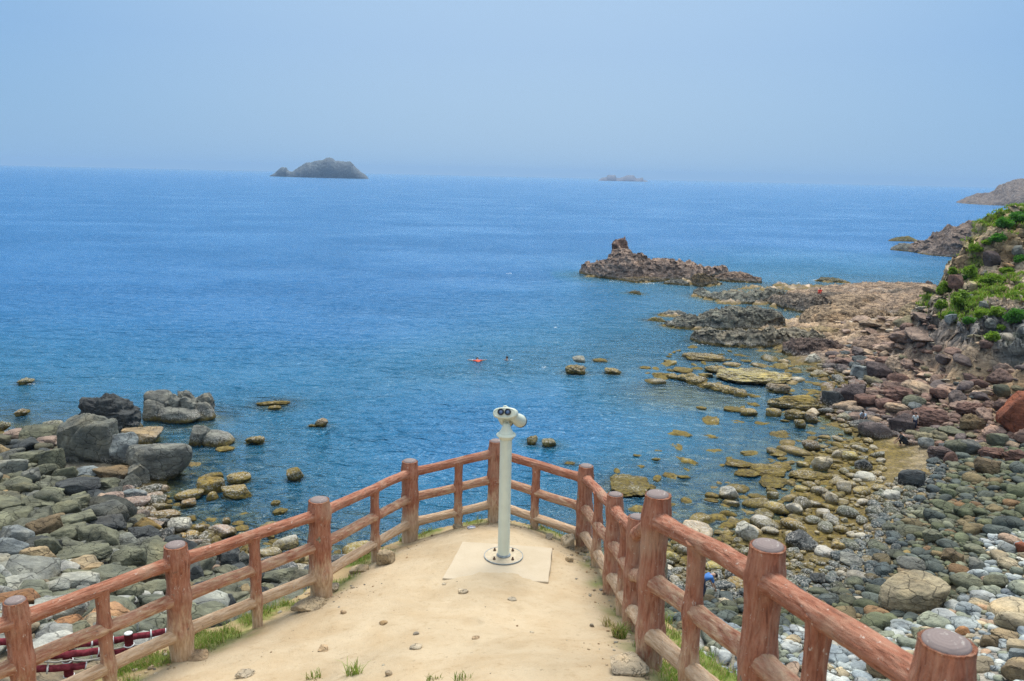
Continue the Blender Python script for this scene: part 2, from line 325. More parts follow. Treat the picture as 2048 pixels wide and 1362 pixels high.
def place_rock(x0, x1, y0, y1, kind, col, label=None, name='boulder', cat='boulder', group=None, seed=None, dr=.75, zg=None, yaw=None, sub=None, mat=None):
    cx = (x0 + x1) / 2; q = ground_at(cx, y1) if zg is None else at_z(cx, y1, zg); z = q[2]
    s = np.linalg.norm(q - CAM); dep = math.asin((CZ - z) / s); W = (x1 - x0) * s / F; D = W * dr
    H = ((y1 - y0) * s / F - .62 * D * math.sin(dep)) / math.cos(dep)
    if H < .22 * W:
        H = .22 * W if kind != 'F' else .10 * W; D = max(.3 * W, ((y1 - y0) * s / F - H * math.cos(dep)) / (.75 * math.sin(dep)))
    b = q[:2] / np.linalg.norm(q[:2]); Ht = H / .78
    c = np.array([q[0] + b[0] * D * .42, q[1] + b[1] * D * .42, z + H - Ht / 2])
    seed = seed or int(cx * 13 + y1 * 7); wpx = x1 - x0
    if sub is None: sub = 6 if wpx > 75 else 5 if wpx > 34 else None
    if sub:
        v, f = rock_shape(seed, kind, sub, (1, .9, .75) if kind in 'AJ' else (1, .9, .8)); me = mk_mesh(name, v, f, mat or M_ROCK)
    else:
        me = POOLM[kind][seed % 8]
        if mat: me = me.copy(); me.materials.clear(); me.materials.append(mat)
    o = link(name, me, None, label, cat, group, 'thing', c); az = math.atan2(b[0], b[1])
    o.rotation_euler = (0, 0, -az + (random.uniform(-.2, .2) if yaw is None else yaw)); o.scale = (W / 2, D / 2, Ht / 2)
    k = random.uniform(.88, 1.12); cc = C[col] if isinstance(col, str) else col
    o.color = (cc[0] * k, cc[1] * k, cc[2] * k, 1)
    if z < .1: FEET.append((c[0], c[1], max(W, D) / 2))
    HAND.append((c[0], c[1], max(W, D) * .45))
    return o
HAND = []
R = place_rock
def row(s):
    out = []
    for ln in s.strip().splitlines():
        a = ln.split('|'); n = [float(k) for k in a[0].split()]; kc = a[1].split()
        out.append((n, kc[0], kc[1], a[2].strip()))
    return out
LEFT = """
167 277 790 872|J dk|huge dark jagged boulder with a rough top, behind the smooth grey one
222 275 871 928|A bl|pale blue-grey boulder wedged between the two biggest smooth boulders
265 379 884 964|R gy|grey boulder with a barnacled underside jutting into the water left of the fence
249 320 858 891|S tn|flat tan wedge of rock at the waterline in front of the dark jagged boulder
13 57 858 879|R pk|speckled pinkish rock at the far left waterline
49 118 854 884|R gg|grey-green boulder with a whitened front beside the far left waterline
91 124 842 862|R gg|small rounded boulder against the sea behind the whitened one
77 113 873 891|R pk|pale pinkish boulder left of the largest smooth one
38 67 757 769|F ol|lone brown rock far out in the sea at the left edge
32 58 819 832|F br|small pointed rock out in the sea above the left shore
-8 20 845 861|F ol|low algae-brown rock at the left edge of the water
30 87 904 932|S gg|green-grey slab left of the largest smooth boulder
85 128 900 940|A gg|block under the left flank of the largest smooth boulder
154 199 934 956|A bl|light grey block under the overhang of the largest smooth boulder
195 270 932 964|S br|reddish-brown tilted slab below the pale blue-grey boulder
260 297 928 967|A gy|dark block between the tilted slab and the barnacled boulder
190 239 958 982|S gg|layered slab lying below the reddish-brown tilted slab
69 114 928 953|S gg|long dark slab resting below the block beside the biggest boulder
46 78 940 969|A gy|squarish grey block at the left under the long dark slab
5 57 958 979|R gg|lying boulder at the left edge below the squarish grey block
121 195 958 990|S dk|wet blue-black slab in front of the hollow under the biggest boulder
77 128 982 1016|R gg|rounded green-grey boulder in the middle of the left shore
44 103 996 1019|A gg|cracked green-grey boulder left of the rounded one
117 176 993 1021|A gg|flat-topped green-grey boulder right of the rounded one
247 298 994 1016|R pk|speckled pinkish oval boulder at the left water's edge
250 290 978 1000|R bl|blue-grey and white boulder behind the speckled oval one
288 326 985 1000|R pk|flat pink rock right of the blue-grey and white boulder
241 268 970 990|A pk|pointed pink stone below the grey barnacled boulder
211 245 985 1005|R pk|pale pink stone left of the pointed one
397 447 955 987|R oc|biggest of the ochre rocks standing in the water beyond the left fence
456 502 945 968|A oc|ochre angular rock in the water, upper right of its cluster
447 501 972 999|A oc|ochre blocky rock in the water, lower right of its cluster
353 406 979 1001|R oc|long ochre rock in the water left of its cluster
399 445 945 960|S oc|thin ochre slab behind the biggest of the ochre rocks
363 391 998 1016|A br|small brown rock just below the long ochre one
414 436 984 1001|R oc|little ochre rock against the foot of the biggest ochre one
317 339 971 985|A pk|small pinkish pyramid rock in the shallows under the barnacled boulder
284 312 1014 1030|R br|brown speckled rock in the shallows below the pink boulders
300 357 1022 1040|S br|flat brown slab awash in the shallows above the second fence post
337 380 1038 1067|R wh|whitish speckled boulder at the water's edge above the second fence post
390 416 1049 1067|A br|brown rock in the water right of the whitish speckled boulder
421 470 1050 1077|A pk|pinkish rock group awash just above the top rail
369 391 1032 1044|R br|low brown rock in the water above the whitish speckled boulder
446 461 1036 1050|R br|round brown rock alone in the water above the rail
465 487 1042 1050|F br|low rock just right of the round brown one
468 497 1051 1062|F br|flat brown rock awash under the low one
11 64 1055 1098|A bl|pale blue-grey boulder rising at the left edge above the tan block
-2 54 1081 1122|A bl|blue-grey boulder at the left edge in front of the pale rising one
47 109 1098 1146|A tn|tan and orange cracked block near the left edge
62 121 1038 1078|A br|boulder with a brown left face and grey top
106 168 1054 1087|A gg|olive-grey boulder left of the big faceted one
160 232 1053 1098|A gg|big faceted green-grey boulder above the long slab
127 217 1094 1133|S gg|long rectangular pale-green slab in the middle of the left scree
78 121 1080 1122|A gg|grey boulder leaning over the tan and orange block
189 248 1037 1069|A dk|dark boulder behind the big faceted one
121 186 1029 1058|A gg|triangular grey-green boulder upslope of the olive-grey one
229 290 1100 1144|R gg|rounded olive boulder half behind the top rail, left of the second post
264 336 1131 1170|R br|big brown boulder seen under the top rail at the second post
217 283 1166 1203|A gg|sharp-edged pale boulder with curved cracks under the top rail
280 334 1166 1195|S gg|flat grey boulder left of the second post between the rails
13 75 1157 1186|A pl|pale white-grey block above the first fence post
132 193 1151 1181|A pl|pale white-grey block touching the top rail
90 135 1161 1189|R pl|light grey rounded block between the two pale blocks
85 168 1201 1250|S pl|large pale pinkish slab right of the first fence post
109 163 1235 1264|R og|orange-brown boulder below the large pale slab
75 124 1249 1277|S pl|pale flat block between the first post and the orange-brown boulder
-6 67 1183 1221|S og|long orange slab at the left edge above the first fence post
161 204 1129 1155|A tn|tan pointed boulder under the long rectangular slab
264 318 1054 1086|A dk|dark blocky boulder right of the big faceted one
378 407 1133 1168|A dk|dark cube-shaped boulder right of the second post
383 431 1169 1216|A dk|large dark boulder under the middle rail right of the second post
545 597 1073 1099|R wh|white and green boulder in the water left of the third post
519 564 1096 1116|S cr|pale flat rock below the white and green boulder
497 516 1092 1110|A wh|small white rock left of the pale flat one
523 595 1138 1169|A gg|big dark green boulder between middle and low rail left of the third post
581 623 1130 1147|R wh|white-crusted rock just left of the third post
523 550 1166 1181|A gg|small green boulder below the big dark green one
507 541 1172 1195|A dk|blue-black boulder resting on the low rail's line
441 479 1105 1142|A dk|dark boulder left of the baluster between second and third post
420 478 1084 1124|S dk|dark slab under the top rail between second and third post
677 692 1110 1123|R pk|small pink rock in the water right of the third post
460 486 1174 1192|R dk|dark blue stone left of the baluster under the middle rail
438 473 1192 1223|A dk|dark angular stone under the middle rail near the baluster
535 549 1068 1078|F pk|pinkish flat stone awash above the white and green boulder
574 607 934 962|A oc|lone ochre block standing in open water above the third post
542 561 1001 1011|F ol|small brown rock below the lone ochre block
545 576 1017 1029|F ol|flat brown rock beside the top rail near the third post
630 656 837 854|J br|knobbly brown rock in open water right of the left shore
617 632 848 854|F ol|tiny rock at the left foot of the knobbly brown one
491 529 872 889|F oc|low ochre hump in the water above the ochre cluster
537 562 810 820|F oc|rounded weed-brown rock awash in the left of the bay
513 580 802 811|F oc|long flat reef just behind the rounded weed-brown rock
433 469 892 903|F yl|flat yellow rock barely breaking the surface
"""
MID = """
1053 1076 870 890|J oc|ochre knobbly rock right of the viewer, left of a pair
1083 1112 877 894|R ol|dark ochre block right of the viewer, right of a pair
1129 1150 923 929|F ol|low dark rock just behind the right fence's top rail
1129 1172 729 749|J oc|ochre rock in the bay that carries a grey boulder
1208 1243 735 749|J oc|ochre rock right of the one carrying a grey boulder
1185 1214 716 724|F ol|flat dark rock above the ochre pair in the bay
1279 1302 732 738|F oc|thin ochre rock at the left end of the long reef
1346 1385 734 746|F oc|small ochre reef lying against the back of the long reef
1364 1452 705 722|F oc|long narrow ochre reef behind the others near the ledges
1409 1455 730 747|J oc|knobbly ochre reef between the long reef and the broad one
1431 1576 736 770|F yl|broad pale yellow reef with a smooth whitish top
1532 1579 765 787|J br|brown rounded rock at the right end of the broad pale yellow reef
1535 1638 788 821|J oc|large domed yellow-brown reef near the boulder beach
1532 1561 816 833|R oc|round ochre rock at the lower left of the domed reef
1569 1612 818 841|J oc|ochre rock touching the domed reef from below
1588 1610 838 857|R oc|small round ochre rock alone below the domed reef
1609 1633 824 846|A br|brown triangular rock right of the ochre rock under the domed reef
1447 1485 812 824|F ol|thin weedy rock trailing left in the middle of the right bay
1480 1514 817 832|R oc|ochre hump at the end of the thin weedy rock
1604 1638 880 903|R br|brown round rock standing in still water near the beach
1450 1508 919 936|F oc|weed-covered flat rock, upper left of three
1467 1520 938 954|F oc|weed-covered flat rock, lower left of three
1500 1569 929 954|F oc|weed-covered long rock in the middle of the shallow bay
1540 1582 925 940|F oc|narrow weedy rock right of the long weed-covered one
1578 1662 940 962|F oc|long weedy ledge running into the flats
1519 1570 955 977|F ol|dark weedy rock tapering to the right
1438 1477 973 1001|A wh|whitish boulder with bright green weed round its foot
1410 1438 985 997|R br|brown stone left of the green-footed boulder
1408 1436 996 1004|F br|flat stone under the brown one left of the green-footed boulder
1214 1300 952 993|F ol|dark olive weedy reef behind the tallest middle post
1270 1312 968 980|F ol|small olive reef at the right of the dark olive one
1325 1348 945 954|F oc|small ochre rock alone in the middle of the right bay
1623 1661 913 942|A cr|pale cracked boulder at the edge of the ochre flats
1534 1556 983 998|R gg|round grey-green stone alone in the shallows
1622 1655 972 993|R cr|pale speckled boulder in the shallows below the weedy ledge
1572 1602 1005 1031|A wh|white boulder in the pale cluster of the shallows
1471 1514 1045 1084|A wh|white pyramid boulder with a green-grey top
1411 1448 1124 1145|R yl|boulder with orange-yellow lichen above the person in blue
1450 1485 1136 1162|R dk|dark round boulder with a pale crust left of the leaning post
1330 1358 1103 1127|R yl|yellow-tan boulder just right of the tall middle post
1646 1678 1028 1053|A wh|white-crusted boulder at the water's corner of the ochre flats
1572 1632 1066 1103|A dk|black boulder with a yellow-white crust beside the leaning post top
1684 1713 904 923|R yl|yellow rounded boulder right of the pale cracked one
1662 1685 901 919|R cr|pale round boulder between the cracked one and the yellow one
1709 1741 918 945|A dk|dark boulder with a white barnacled foot on the ochre flats
1709 1749 944 965|R wh|white-crusted boulder below the dark one on the ochre flats
1672 1700 962 990|R cr|pale boulder at the corner of the water inlet
1650 1676 985 1010|R cr|pale mottled boulder beside the narrow inlet
1767 1797 980 1000|R wh|white-fronted boulder standing on the brown wet flats
"""
RIGHT = """
1766 1878 1158 1229|R btn|biggest rounded tan boulder on the pebble beach
2000 2075 792 866|A rd|rust-red boulder at the right edge of the beach
1824 1894 817 853|J rb|largest purple-brown boulder in the middle of the boulder field
1779 1825 829 863|A pu|nearly black boulder left of the largest purple-brown one
1642 1686 781 814|A dk|dark boulder with its foot in a still pool
1679 1727 768 806|A pu|dark purple boulder behind the one in the pool
1709 1749 789 814|A rb|reddish boulder right of the dark purple one
1734 1786 725 758|A pu|dark angular boulder with a grey crusted left side
1701 1741 731 758|A bl|blue-grey boulder left of the dark angular one
1776 1819 748 772|R rb|brown boulder below the dark angular one
1768 1822 773 803|J rb|wide reddish boulder in the left half of the boulder field
1748 1789 796 818|R rb|dull red boulder below the wide reddish one
1861 1896 778 799|A rb|smooth dark brown block in the middle of the boulder field
1985 2026 728 755|J pk|round pinkish boulder on the sandy strip under the hill
1941 1972 759 775|R rb|round brown boulder below the sandy strip
1988 2016 770 792|R gg|grey-green round boulder on pale slabs
1803 1822 681 695|R rb|round red-brown boulder alone on the layered rock
1921 1964 831 864|J br|knobbly grey-brown boulder left of the rust-red one
1913 1960 806 833|J rb|layered reddish block above the knobbly boulder
1891 1933 879 911|R gg|smooth green-grey boulder, left of a close pair
1918 1957 882 911|R gy|smooth grey boulder, right of a close pair
1977 2013 868 893|A gg|green-grey pointed boulder below the rust-red one
1857 1897 893 920|J pu|dark purple boulder at the edge of the gravel patch
1836 1864 876 898|R bl|blue-grey rounded boulder beside the gravel patch
1801 1844 940 976|A dk|dark pyramid-shaped boulder on the cobble edge
1949 1992 921 949|A br|brown pyramid boulder among the dark cobbles
1681 1723 1111 1134|A gy|dark brown-grey slab where the cobbles begin
1795 1846 1116 1145|R gy|long smooth grey boulder above the biggest tan boulder
1795 1844 1142 1162|S br|cracked flat boulder just above the biggest tan boulder
1846 1880 1062 1087|A gg|green-grey block in the middle of the cobbles
1972 2009 1153 1177|R gg|round dark green boulder near the right edge
1620 1649 1147 1168|R dk|dark stone alone on the sandy patch behind the fence
1884 1921 1101 1125|A br|tan-brown pointed boulder in the pale cobbles
1939 1966 1121 1143|A gy|upright grey boulder in the pale cobbles
1738 1792 1303 1358|R tn|smooth tan boulder seen below the last top rail
1825 1876 1261 1288|A gg|green-grey boulder peeping over the nearest post
1963 1990 1273 1297|A tn|tan squarish stone on the pale gravel
1987 2030 1265 1283|S tn|flat tan stone on the pale gravel near the right edge
2020 2062 1283 1309|A cr|cream block at the right edge on the gravel
2011 2075 1328 1372|A tn|large tan boulder in the bottom right corner
2022 2062 1300 1335|A bl|blue-grey slab leaning on the corner boulder
2034 2062 1088 1108|A rd|brick-red stone at the right edge of the cobbles
1913 1936 1255 1270|R og|orange stone on the gravel behind the nearest post
1888 1914 905 925|R rb|small purple stone below the close pair of smooth boulders
1960 2001 895 917|J rb|reddish layered stone below the pointed green-grey one
2005 2048 900 925|J rb|red-brown rough stone at the right edge under the rust-red boulder
1840 1872 855 872|R gg|mossy rounded boulder under the largest purple-brown one
1880 1925 855 872|S gg|layered greenish slab right of the mossy rounded boulder
1808 1848 792 812|R gg|pale green-grey stone amid the reddish boulders
1700 1745 838 858|R dk|blue-black low boulders' largest, left of the nearly black one
"""
for n, k, c, lb in row(LEFT): R(*n, k, c, lb, cat='rock' if 'rock' in lb else 'boulder')
for n, k, c, lb in row(MID):
    R(*n, k, c, lb, name='sea_rock', cat='sea rock', dr=.8 if k != 'F' else 1.2, mat=M_LAYER if k == 'F' else None)
for n, k, c, lb in row(RIGHT): R(*n, k, c, lb, cat='boulder')
# boulder resting on the ochre rock out in the bay
_q = at_z(1155, 740, 0); _o = R(1143, 1170, 723, 738, 'R', 'pl', 'grey boulder sitting on top of an ochre rock in the bay', name='sea_rock', cat='sea rock'); _o.location.z += .7

def compound(name, label, cat, lobes, col, mat):
    """one rock built of several grown-together lumps: (x0, x1, y0, y1, forward metres, kind)"""
    allx = [l[0] for l in lobes] + [l[1] for l in lobes]; cx = (min(allx) + max(allx)) / 2; by = max(l[3] for l in lobes)
    q = ground_at(cx, by); s = np.linalg.norm(q - CAM); dep = math.asin(CZ / s); px = s / F; Vs, Fs, n = [], [], 0
    for i, (x0, x1, y0, y1, fw, k) in enumerate(lobes):
        v, f = rock_shape(900 + int(x0) + i, k, 5, (1, .9, .8)); W = (x1 - x0) * px; g = at_z((x0 + x1) / 2, by, 0)
        H = ((by - y0) * px - (fw + W * .3) * math.sin(dep)) / math.cos(dep) ; H = max(H, .25); Ht = H + .5
        c = np.array([g[0] + fw * g[0] / s, g[1] + fw * g[1] / s + W * .35, H - Ht / 2]) - q
        Vs.append(v * [W / 2, W * .45, Ht / 2] + c); Fs.append(f + n); n += len(v)
    o = link(name, mk_mesh(name, np.concatenate(Vs), np.concatenate(Fs), mat), None, label, cat, None, 'thing', q); o.color = (*C[col], 1)
    FEET.append((q[0], q[1] + 1, (max(allx) - min(allx)) * px * .55)); HAND.append((q[0], q[1] + 1, (max(allx) - min(allx)) * px * .5)); return o
compound('boulder', 'largest smooth grey boulder of the left shore, leaning over a dark hollow', 'boulder',
    [(116, 215, 834, 925, .6, 'A'), (146, 227, 850, 942, .2, 'A'), (112, 170, 868, 922, .3, 'S'), (150, 205, 838, 880, 1.4, 'R')], 'gy2', M_ROCK)
compound('sea_rock', 'cluster of grown-together grey rocks standing in the water with bright green weed', 'sea rock',
    [(287, 345, 783, 812, 1.6, 'R'), (326, 365, 790, 817, 1.2, 'J'), (350, 395, 794, 832, .9, 'J'), (381, 426, 787, 820, 1.8, 'J'), (309, 400, 814, 845, 0, 'R'), (286, 328, 803, 826, .6, 'R'), (352, 390, 783, 800, 2.4, 'J'), (380, 424, 806, 834, .7, 'R')], 'gy', M_ROCK)
compound('sea_rock', 'two-lumped grey boulder with an ochre tail standing in the water above the ochre cluster', 'sea rock',
    [(375, 412, 854, 892, .2, 'A'), (400, 459, 866, 893, .1, 'R')], 'gy', M_ROCK)
compound('sea_rock', 'long chain of knobbly ochre reef crossing the right bay', 'sea rock',
    [(1299, 1345, 742, 756, 8.5, 'F'), (1332, 1372, 745, 770, 7.2, 'J'), (1352, 1400, 742, 776, 6.4, 'J'), (1372, 1420, 752, 782, 5., 'J'), (1395, 1440, 763, 784, 3.5, 'J'), (1420, 1465, 769, 789, 2.2, 'J'), (1445, 1488, 774, 791, 1.2, 'J'), (1471, 1497, 780, 794, 0., 'R')], 'oc', M_ROCK)

# ------------------------------------------------------------------ reefs, islets, headland: a solid ridge under a skyline
def outcrop(name, label, base, top, depth, col, mat, cat='rock', nu=170, nv=46, rough=.16, zb=0., seed=1, group=None, plateau=.0, kind='thing', tilt=0., skirt=1.6, jag=1.):
    base = np.array(base, float); top = np.array(top, float)
    xs = np.linspace(base[0, 0], base[-1, 0], nu); by = np.interp(xs, base[:, 0], base[:, 1]); ty = np.interp(xs, top[:, 0], top[:, 1])
    P0 = np.array([at_z(x, y, zb) for x, y in zip(xs, by)]); s = np.linalg.norm(P0 - CAM, axis=1); dep = np.arcsin((CZ - zb) / s)
    e = np.sqrt(np.clip(np.sin(np.linspace(0, math.pi, nu)), 0, 1)) * .88 + .12; dp = depth * e
    h = ((by - ty) * s / F - .42 * dp * np.sin(dep)) / np.cos(dep); h = np.maximum(h, .05 * min(depth, 4.) * e); tp = np.sqrt(np.clip(np.minimum(np.arange(nu), nu - 1 - np.arange(nu)) / (nu * .035), 0, 1))
    bd = P0[:, :2] / np.linalg.norm(P0[:, :2], axis=1)[:, None]
    v = np.linspace(-1, 1, nv); cs = np.clip(1 - np.abs(v) ** (2.2 + 3 * plateau), 0, 1) ** (.62 if not plateau else .5)
    z = zb - skirt + (h[:, None] + skirt) * cs[None] * tp[:, None]
    w = (v + 1) / 2
    X = P0[:, None, 0] + bd[:, None, 0] * dp[:, None] * (w[None] * 1.0 - .04); Y = P0[:, None, 1] + bd[:, None, 1] * dp[:, None] * (w[None] - .04)
    V = np.stack([X, Y, z], -1).reshape(-1, 3)
    S = max(1.2, float(np.median(h)) * 1.3); q = V / S * .8 + seed * 11.3
    a = rough * S * (.35 + .65 * np.tile(cs, nu)) * jag; nh = ridged(np.c_[q[:, 0] * 3.2 + q[:, 2] * 2, q[:, 1] * 3.2, q[:, 2] * 5], 4); nh -= nh.mean() + .1
    n = ridged(np.c_[q[:, 0] + q[:, 2] * .7, q[:, 1], q[:, 2] * 1.6], 6, 2.1, .55) - .35
    n -= n.mean() + .1; n2 = fbm(q * 2.2 + 5, 5); n3 = fbm(q * .7 + 50, 3)
    V[:, 2] += a * (.6 * n + .6 * n2 + .2 * nh) * np.where(V[:, 2] > zb - .6, 1, .3); side = np.repeat(np.c_[-bd[:, 1], bd[:, 0]], nv, 0); fwd = np.repeat(bd, nv, 0)
    V[:, :2] += side * (a * .8 * n3 + a * .5 * n2)[:, None] + fwd * (a * .9 * n2 + a * .5 * n - a * .45 * nh)[:, None]
    if mat is M_LAYER:
        ti = V[:, 0] * .12 - V[:, 1] * .05 + .25 * n2 * S; V[:, 2] = terr(V[:, 2] + ti, max(.28, .16 * S), .7) - ti
    o_ = P0[nu // 2]; V -= o_
    o = link(name, mk_mesh(name, V, grid_faces(nu, nv), mat), None, label, cat, group, kind, o_); cc = C[col] if isinstance(col, str) else col
    o.color = (*cc, 1)
    if s[nu // 2] < 260 and zb < .5:
        for i in range(0, nu, max(1, nu // 8)):
            c = P0[i, :2] + bd[i] * dp[i] * .5; FEET.append((c[0], c[1], dp[i] * .6)); HAND.append((c[0], c[1], dp[i] * .5))
    return o
L_ = M_LAYER
outcrop('rock_islet', 'craggy brown islet with a head-shaped knob rising from the sea', [(1158, 546), (1200, 556), (1260, 561), (1330, 561), (1400, 559), (1464, 548)],
    [(1158, 543), (1168, 532), (1185, 523), (1205, 519), (1213, 512), (1222, 505), (1235, 502), (1252, 502), (1262, 510), (1270, 507), (1280, 505), (1290, 514), (1302, 521), (1318, 519), (1340, 516), (1347, 523), (1365, 524), (1385, 527), (1400, 531), (1425, 529), (1450, 534), (1464, 541)], 8, (.40, .30, .25), L_, 'islet', 260, 60, .22, seed=2)
outcrop('rock_shoulder', None, [(1204, 556), (1300, 558)], [(1204, 530), (1214, 511), (1224, 502), (1240, 499), (1255, 500), (1263, 508), (1272, 504), (1281, 503), (1290, 512), (1300, 528)], 5.5, (.40, .30, .25), L_, None, 120, 50, .20, seed=33)
outcrop('rock_knob', None, [(1225, 552), (1259, 552)], [(1225, 498), (1227, 486), (1233, 479), (1242, 475), (1251, 478), (1257, 487), (1259, 500)], 3.4, (.25, .165, .135), L_, None, 60, 40, .10, seed=3, plateau=1.)
outcrop('rock_ledge', 'brown slab of rock trailing off the right end of the islet', [(1427, 560), (1470, 565), (1526, 566)], [(1427, 553), (1445, 545), (1470, 544), (1500, 549), (1520, 555), (1526, 560)], 4, (.33, .235, .18), L_, seed=4)
outcrop('rock_ledge', 'low ochre rock at the foot of the islet', [(1213, 556), (1270, 566), (1335, 563)], [(1213, 554), (1240, 556), (1260, 554), (1290, 553), (1320, 555), (1335, 560)], 2.5, 'br', L_, seed=5, rough=.12)
outcrop('rock_ledge', 'small dark rock in the water before the islet', [(1326, 568), (1380, 572)], [(1326, 564), (1345, 557), (1365, 559), (1380, 566)], 2.5, 'gy', L_, seed=6)
outcrop('rock_ledge', 'brown hump of rock before the right end of the islet', [(1374, 566), (1400, 574), (1446, 569)], [(1374, 560), (1388, 548), (1405, 546), (1420, 554), (1436, 562), (1446, 567)], 3, 'br', L_, seed=7)
outcrop('rock_ledge', 'tiny olive rock alone in the water below the islet', [(1257, 586), (1283, 590)], [(1257, 584), (1266, 581), (1278, 581), (1283, 586)], 1.6, 'ol', L_, nu=60, nv=24, seed=8)
outcrop('rock_ledge', 'long low grey reef, the first in front of the islet', [(1381, 588), (1405, 596), (1450, 606), (1500, 609), (1540, 605), (1574, 596)], [(1381, 583), (1392, 576), (1405, 577), (1420, 585), (1450, 583), (1500, 584), (1525, 580), (1545, 576), (1565, 580), (1574, 589)], 5.5, (.27, .275, .235), L_, seed=9, rough=.2)
outcrop('rock_ledge', 'olive rock alone in the sea left of the far headland rocks', [(1631, 563), (1700, 567)], [(1631, 560), (1642, 555), (1665, 556), (1685, 559), (1700, 564)], 3, 'ol', L_, nu=80, seed=10)
outcrop('rock_ledge', 'small yellow rock at the left tip of the big grey reef', [(1289, 641), (1332, 645)], [(1289, 639), (1303, 635), (1320, 635), (1332, 640)], 1.8, 'yl', L_, nu=60, nv=24, seed=11)
outcrop('rock_ledge', 'grey and yellow rock just behind the left tip of the big grey reef', [(1318, 632), (1374, 636)], [(1318, 626), (1340, 621), (1362, 621), (1374, 629)], 2.5, 'gy', L_, nu=80, nv=30, seed=12)
outcrop('rock_ledge', 'big dark grey reef with a white barnacle line and an undercut foot', [(1323, 652), (1360, 658), (1420, 660), (1500, 661), (1574, 656)], [(1323, 648), (1345, 638), (1375, 631), (1392, 634), (1405, 626), (1425, 621), (1445, 617), (1470, 614), (1500, 616), (1530, 618), (1552, 622), (1566, 636), (1574, 645)], 6, (.235, .235, .20), L_, nu=240, nv=60, seed=13, rough=.22, plateau=.4)
outcrop('rock_ledge', 'long jagged dark ledge awash in front of the big grey reef', [(1373, 676), (1400, 688), (1450, 695), (1520, 697), (1600, 690), (1660, 686)], [(1373, 670), (1390, 661), (1410, 658), (1440, 662), (1480, 660), (1520, 656), (1560, 660), (1600, 662), (1640, 664), (1660, 674)], 5, (.27, .25, .20), L_, nu=240, nv=50, seed=14, rough=.26)
outcrop('rock_ledge', 'dark rocky edge of the far platform at its seaward corner', [(1533, 606), (1570, 618), (1620, 630), (1665, 628)], [(1533, 600), (1550, 592), (1575, 588), (1600, 590), (1630, 592), (1665, 600)], 7, (.24, .20, .165), L_, seed=15, rough=.22)
outcrop('rock_platform', 'wide brown rock platform under the hill where the person in red sits', [(1560, 612), (1640, 624), (1720, 630), (1800, 632), (1885, 640)], [(1560, 596), (1575, 589), (1615, 588), (1640, 585), (1665, 583), (1690, 582), (1720, 578), (1760, 577), (1800, 577), (1830, 576), (1850, 578), (1885, 584)], 38, (.38, .285, .21), L_, 'rock platform', 380, 140, .14, seed=16, plateau=.8)
outcrop('rock_ledge', 'bulging tan rock with curved layers facing the inlet', [(1595, 650), (1640, 662), (1700, 664), (1750, 656), (1790, 640)], [(1595, 640), (1606, 622), (1630, 613), (1660, 611), (1690, 616), (1720, 622), (1760, 622), (1790, 630)], 11, (.40, .30, .205), L_, nu=240, nv=70, seed=17, rough=.13)
outcrop('rock_ledge', 'tilted tan block at the foot of the green hill', [(1786, 640), (1825, 643), (1862, 634)], [(1786, 632), (1800, 618), (1820, 607), (1845, 603), (1862, 612)], 6, (.42, .33, .21), L_, seed=18, nu=110, rough=.14, zb=1.5)
outcrop('rock_ledge', 'yellow-tan ledge between the bulging rock and the dark ridge', [(1528, 676), (1600, 684), (1660, 684), (1720, 680)], [(1528, 666), (1560, 660), (1600, 656), (1650, 655), (1690, 658), (1720, 668)], 6, (.38, .30, .18), L_, seed=19, rough=.18)
outcrop('rock_ledge', 'dark rounded ridge with a white crusted foot at the head of the boulder beach', [(1560, 706), (1590, 718), (1640, 722), (1705, 716)], [(1560, 694), (1575, 684), (1600, 680), (1640, 681), (1670, 684), (1690, 692), (1705, 706)], 6, (.17, .125, .11), L_, seed=20, nu=200, nv=60, rough=.2)
outcrop('rock_ledge', 'white-grey pointed rock at the end of the dark ridge', [(1606, 729), (1645, 730)], [(1606, 724), (1615, 712), (1626, 707), (1638, 714), (1645, 724)], 2.4, 'wh', L_, nu=70, nv=30, seed=21, rough=.1)
outcrop('rock_ledge', 'small dark stack on the skyline of the platform', [(1836, 580), (1868, 580)], [(1836, 576), (1845, 567), (1853, 563), (1860, 566), (1868, 575)], 4, 'pu', L_, nu=70, nv=30, seed=22, zb=.5)
outcrop('rock_ledge', 'long tan ledge across the middle of the wide rock platform', [(1640, 606), (1700, 609), (1765, 604)], [(1640, 600), (1662, 593), (1690, 590), (1720, 592), (1745, 590), (1765, 598)], 8, (.36, .27, .19), L_, nu=200, nv=50, seed=41, zb=1.6, rough=.16)
outcrop('rock_ledge', 'grey-brown ledge at the back right of the wide rock platform', [(1752, 594), (1820, 598), (1874, 600)], [(1752, 588), (1775, 582), (1800, 579), (1835, 580), (1860, 584), (1874, 592)], 8, (.20, .165, .135), L_, nu=200, nv=50, seed=42, zb=1.8, rough=.16)
outcrop('rock_ledge', 'pinkish layered ledge between the yellow-tan ledge and the hill', [(1700, 690), (1770, 696), (1838, 692)], [(1700, 684), (1722, 674), (1750, 669), (1790, 671), (1815, 675), (1838, 686)], 7, (.38, .28, .22), L_, nu=200, nv=50, seed=43, zb=1.9, rough=.15)
outcrop('rock_ledge', 'pale pink ledge beside the sandy strip under the hill', [(1770, 722), (1840, 731), (1905, 728)], [(1770, 716), (1795, 709), (1830, 708), (1860, 712), (1890, 715), (1905, 722)], 5, (.40, .31, .24), L_, nu=180, nv=44, seed=44, zb=2.4, rough=.14)
outcrop('rock_ledge', 'dark low ledge at the seaward side of the rock platform', [(1600, 600), (1650, 602), (1700, 598)], [(1600, 594), (1620, 588), (1650, 585), (1680, 586), (1700, 593)], 7, (.16, .135, .115), L_, nu=160, nv=44, seed=45, zb=.8, rough=.18)
LF = M_LAYERF
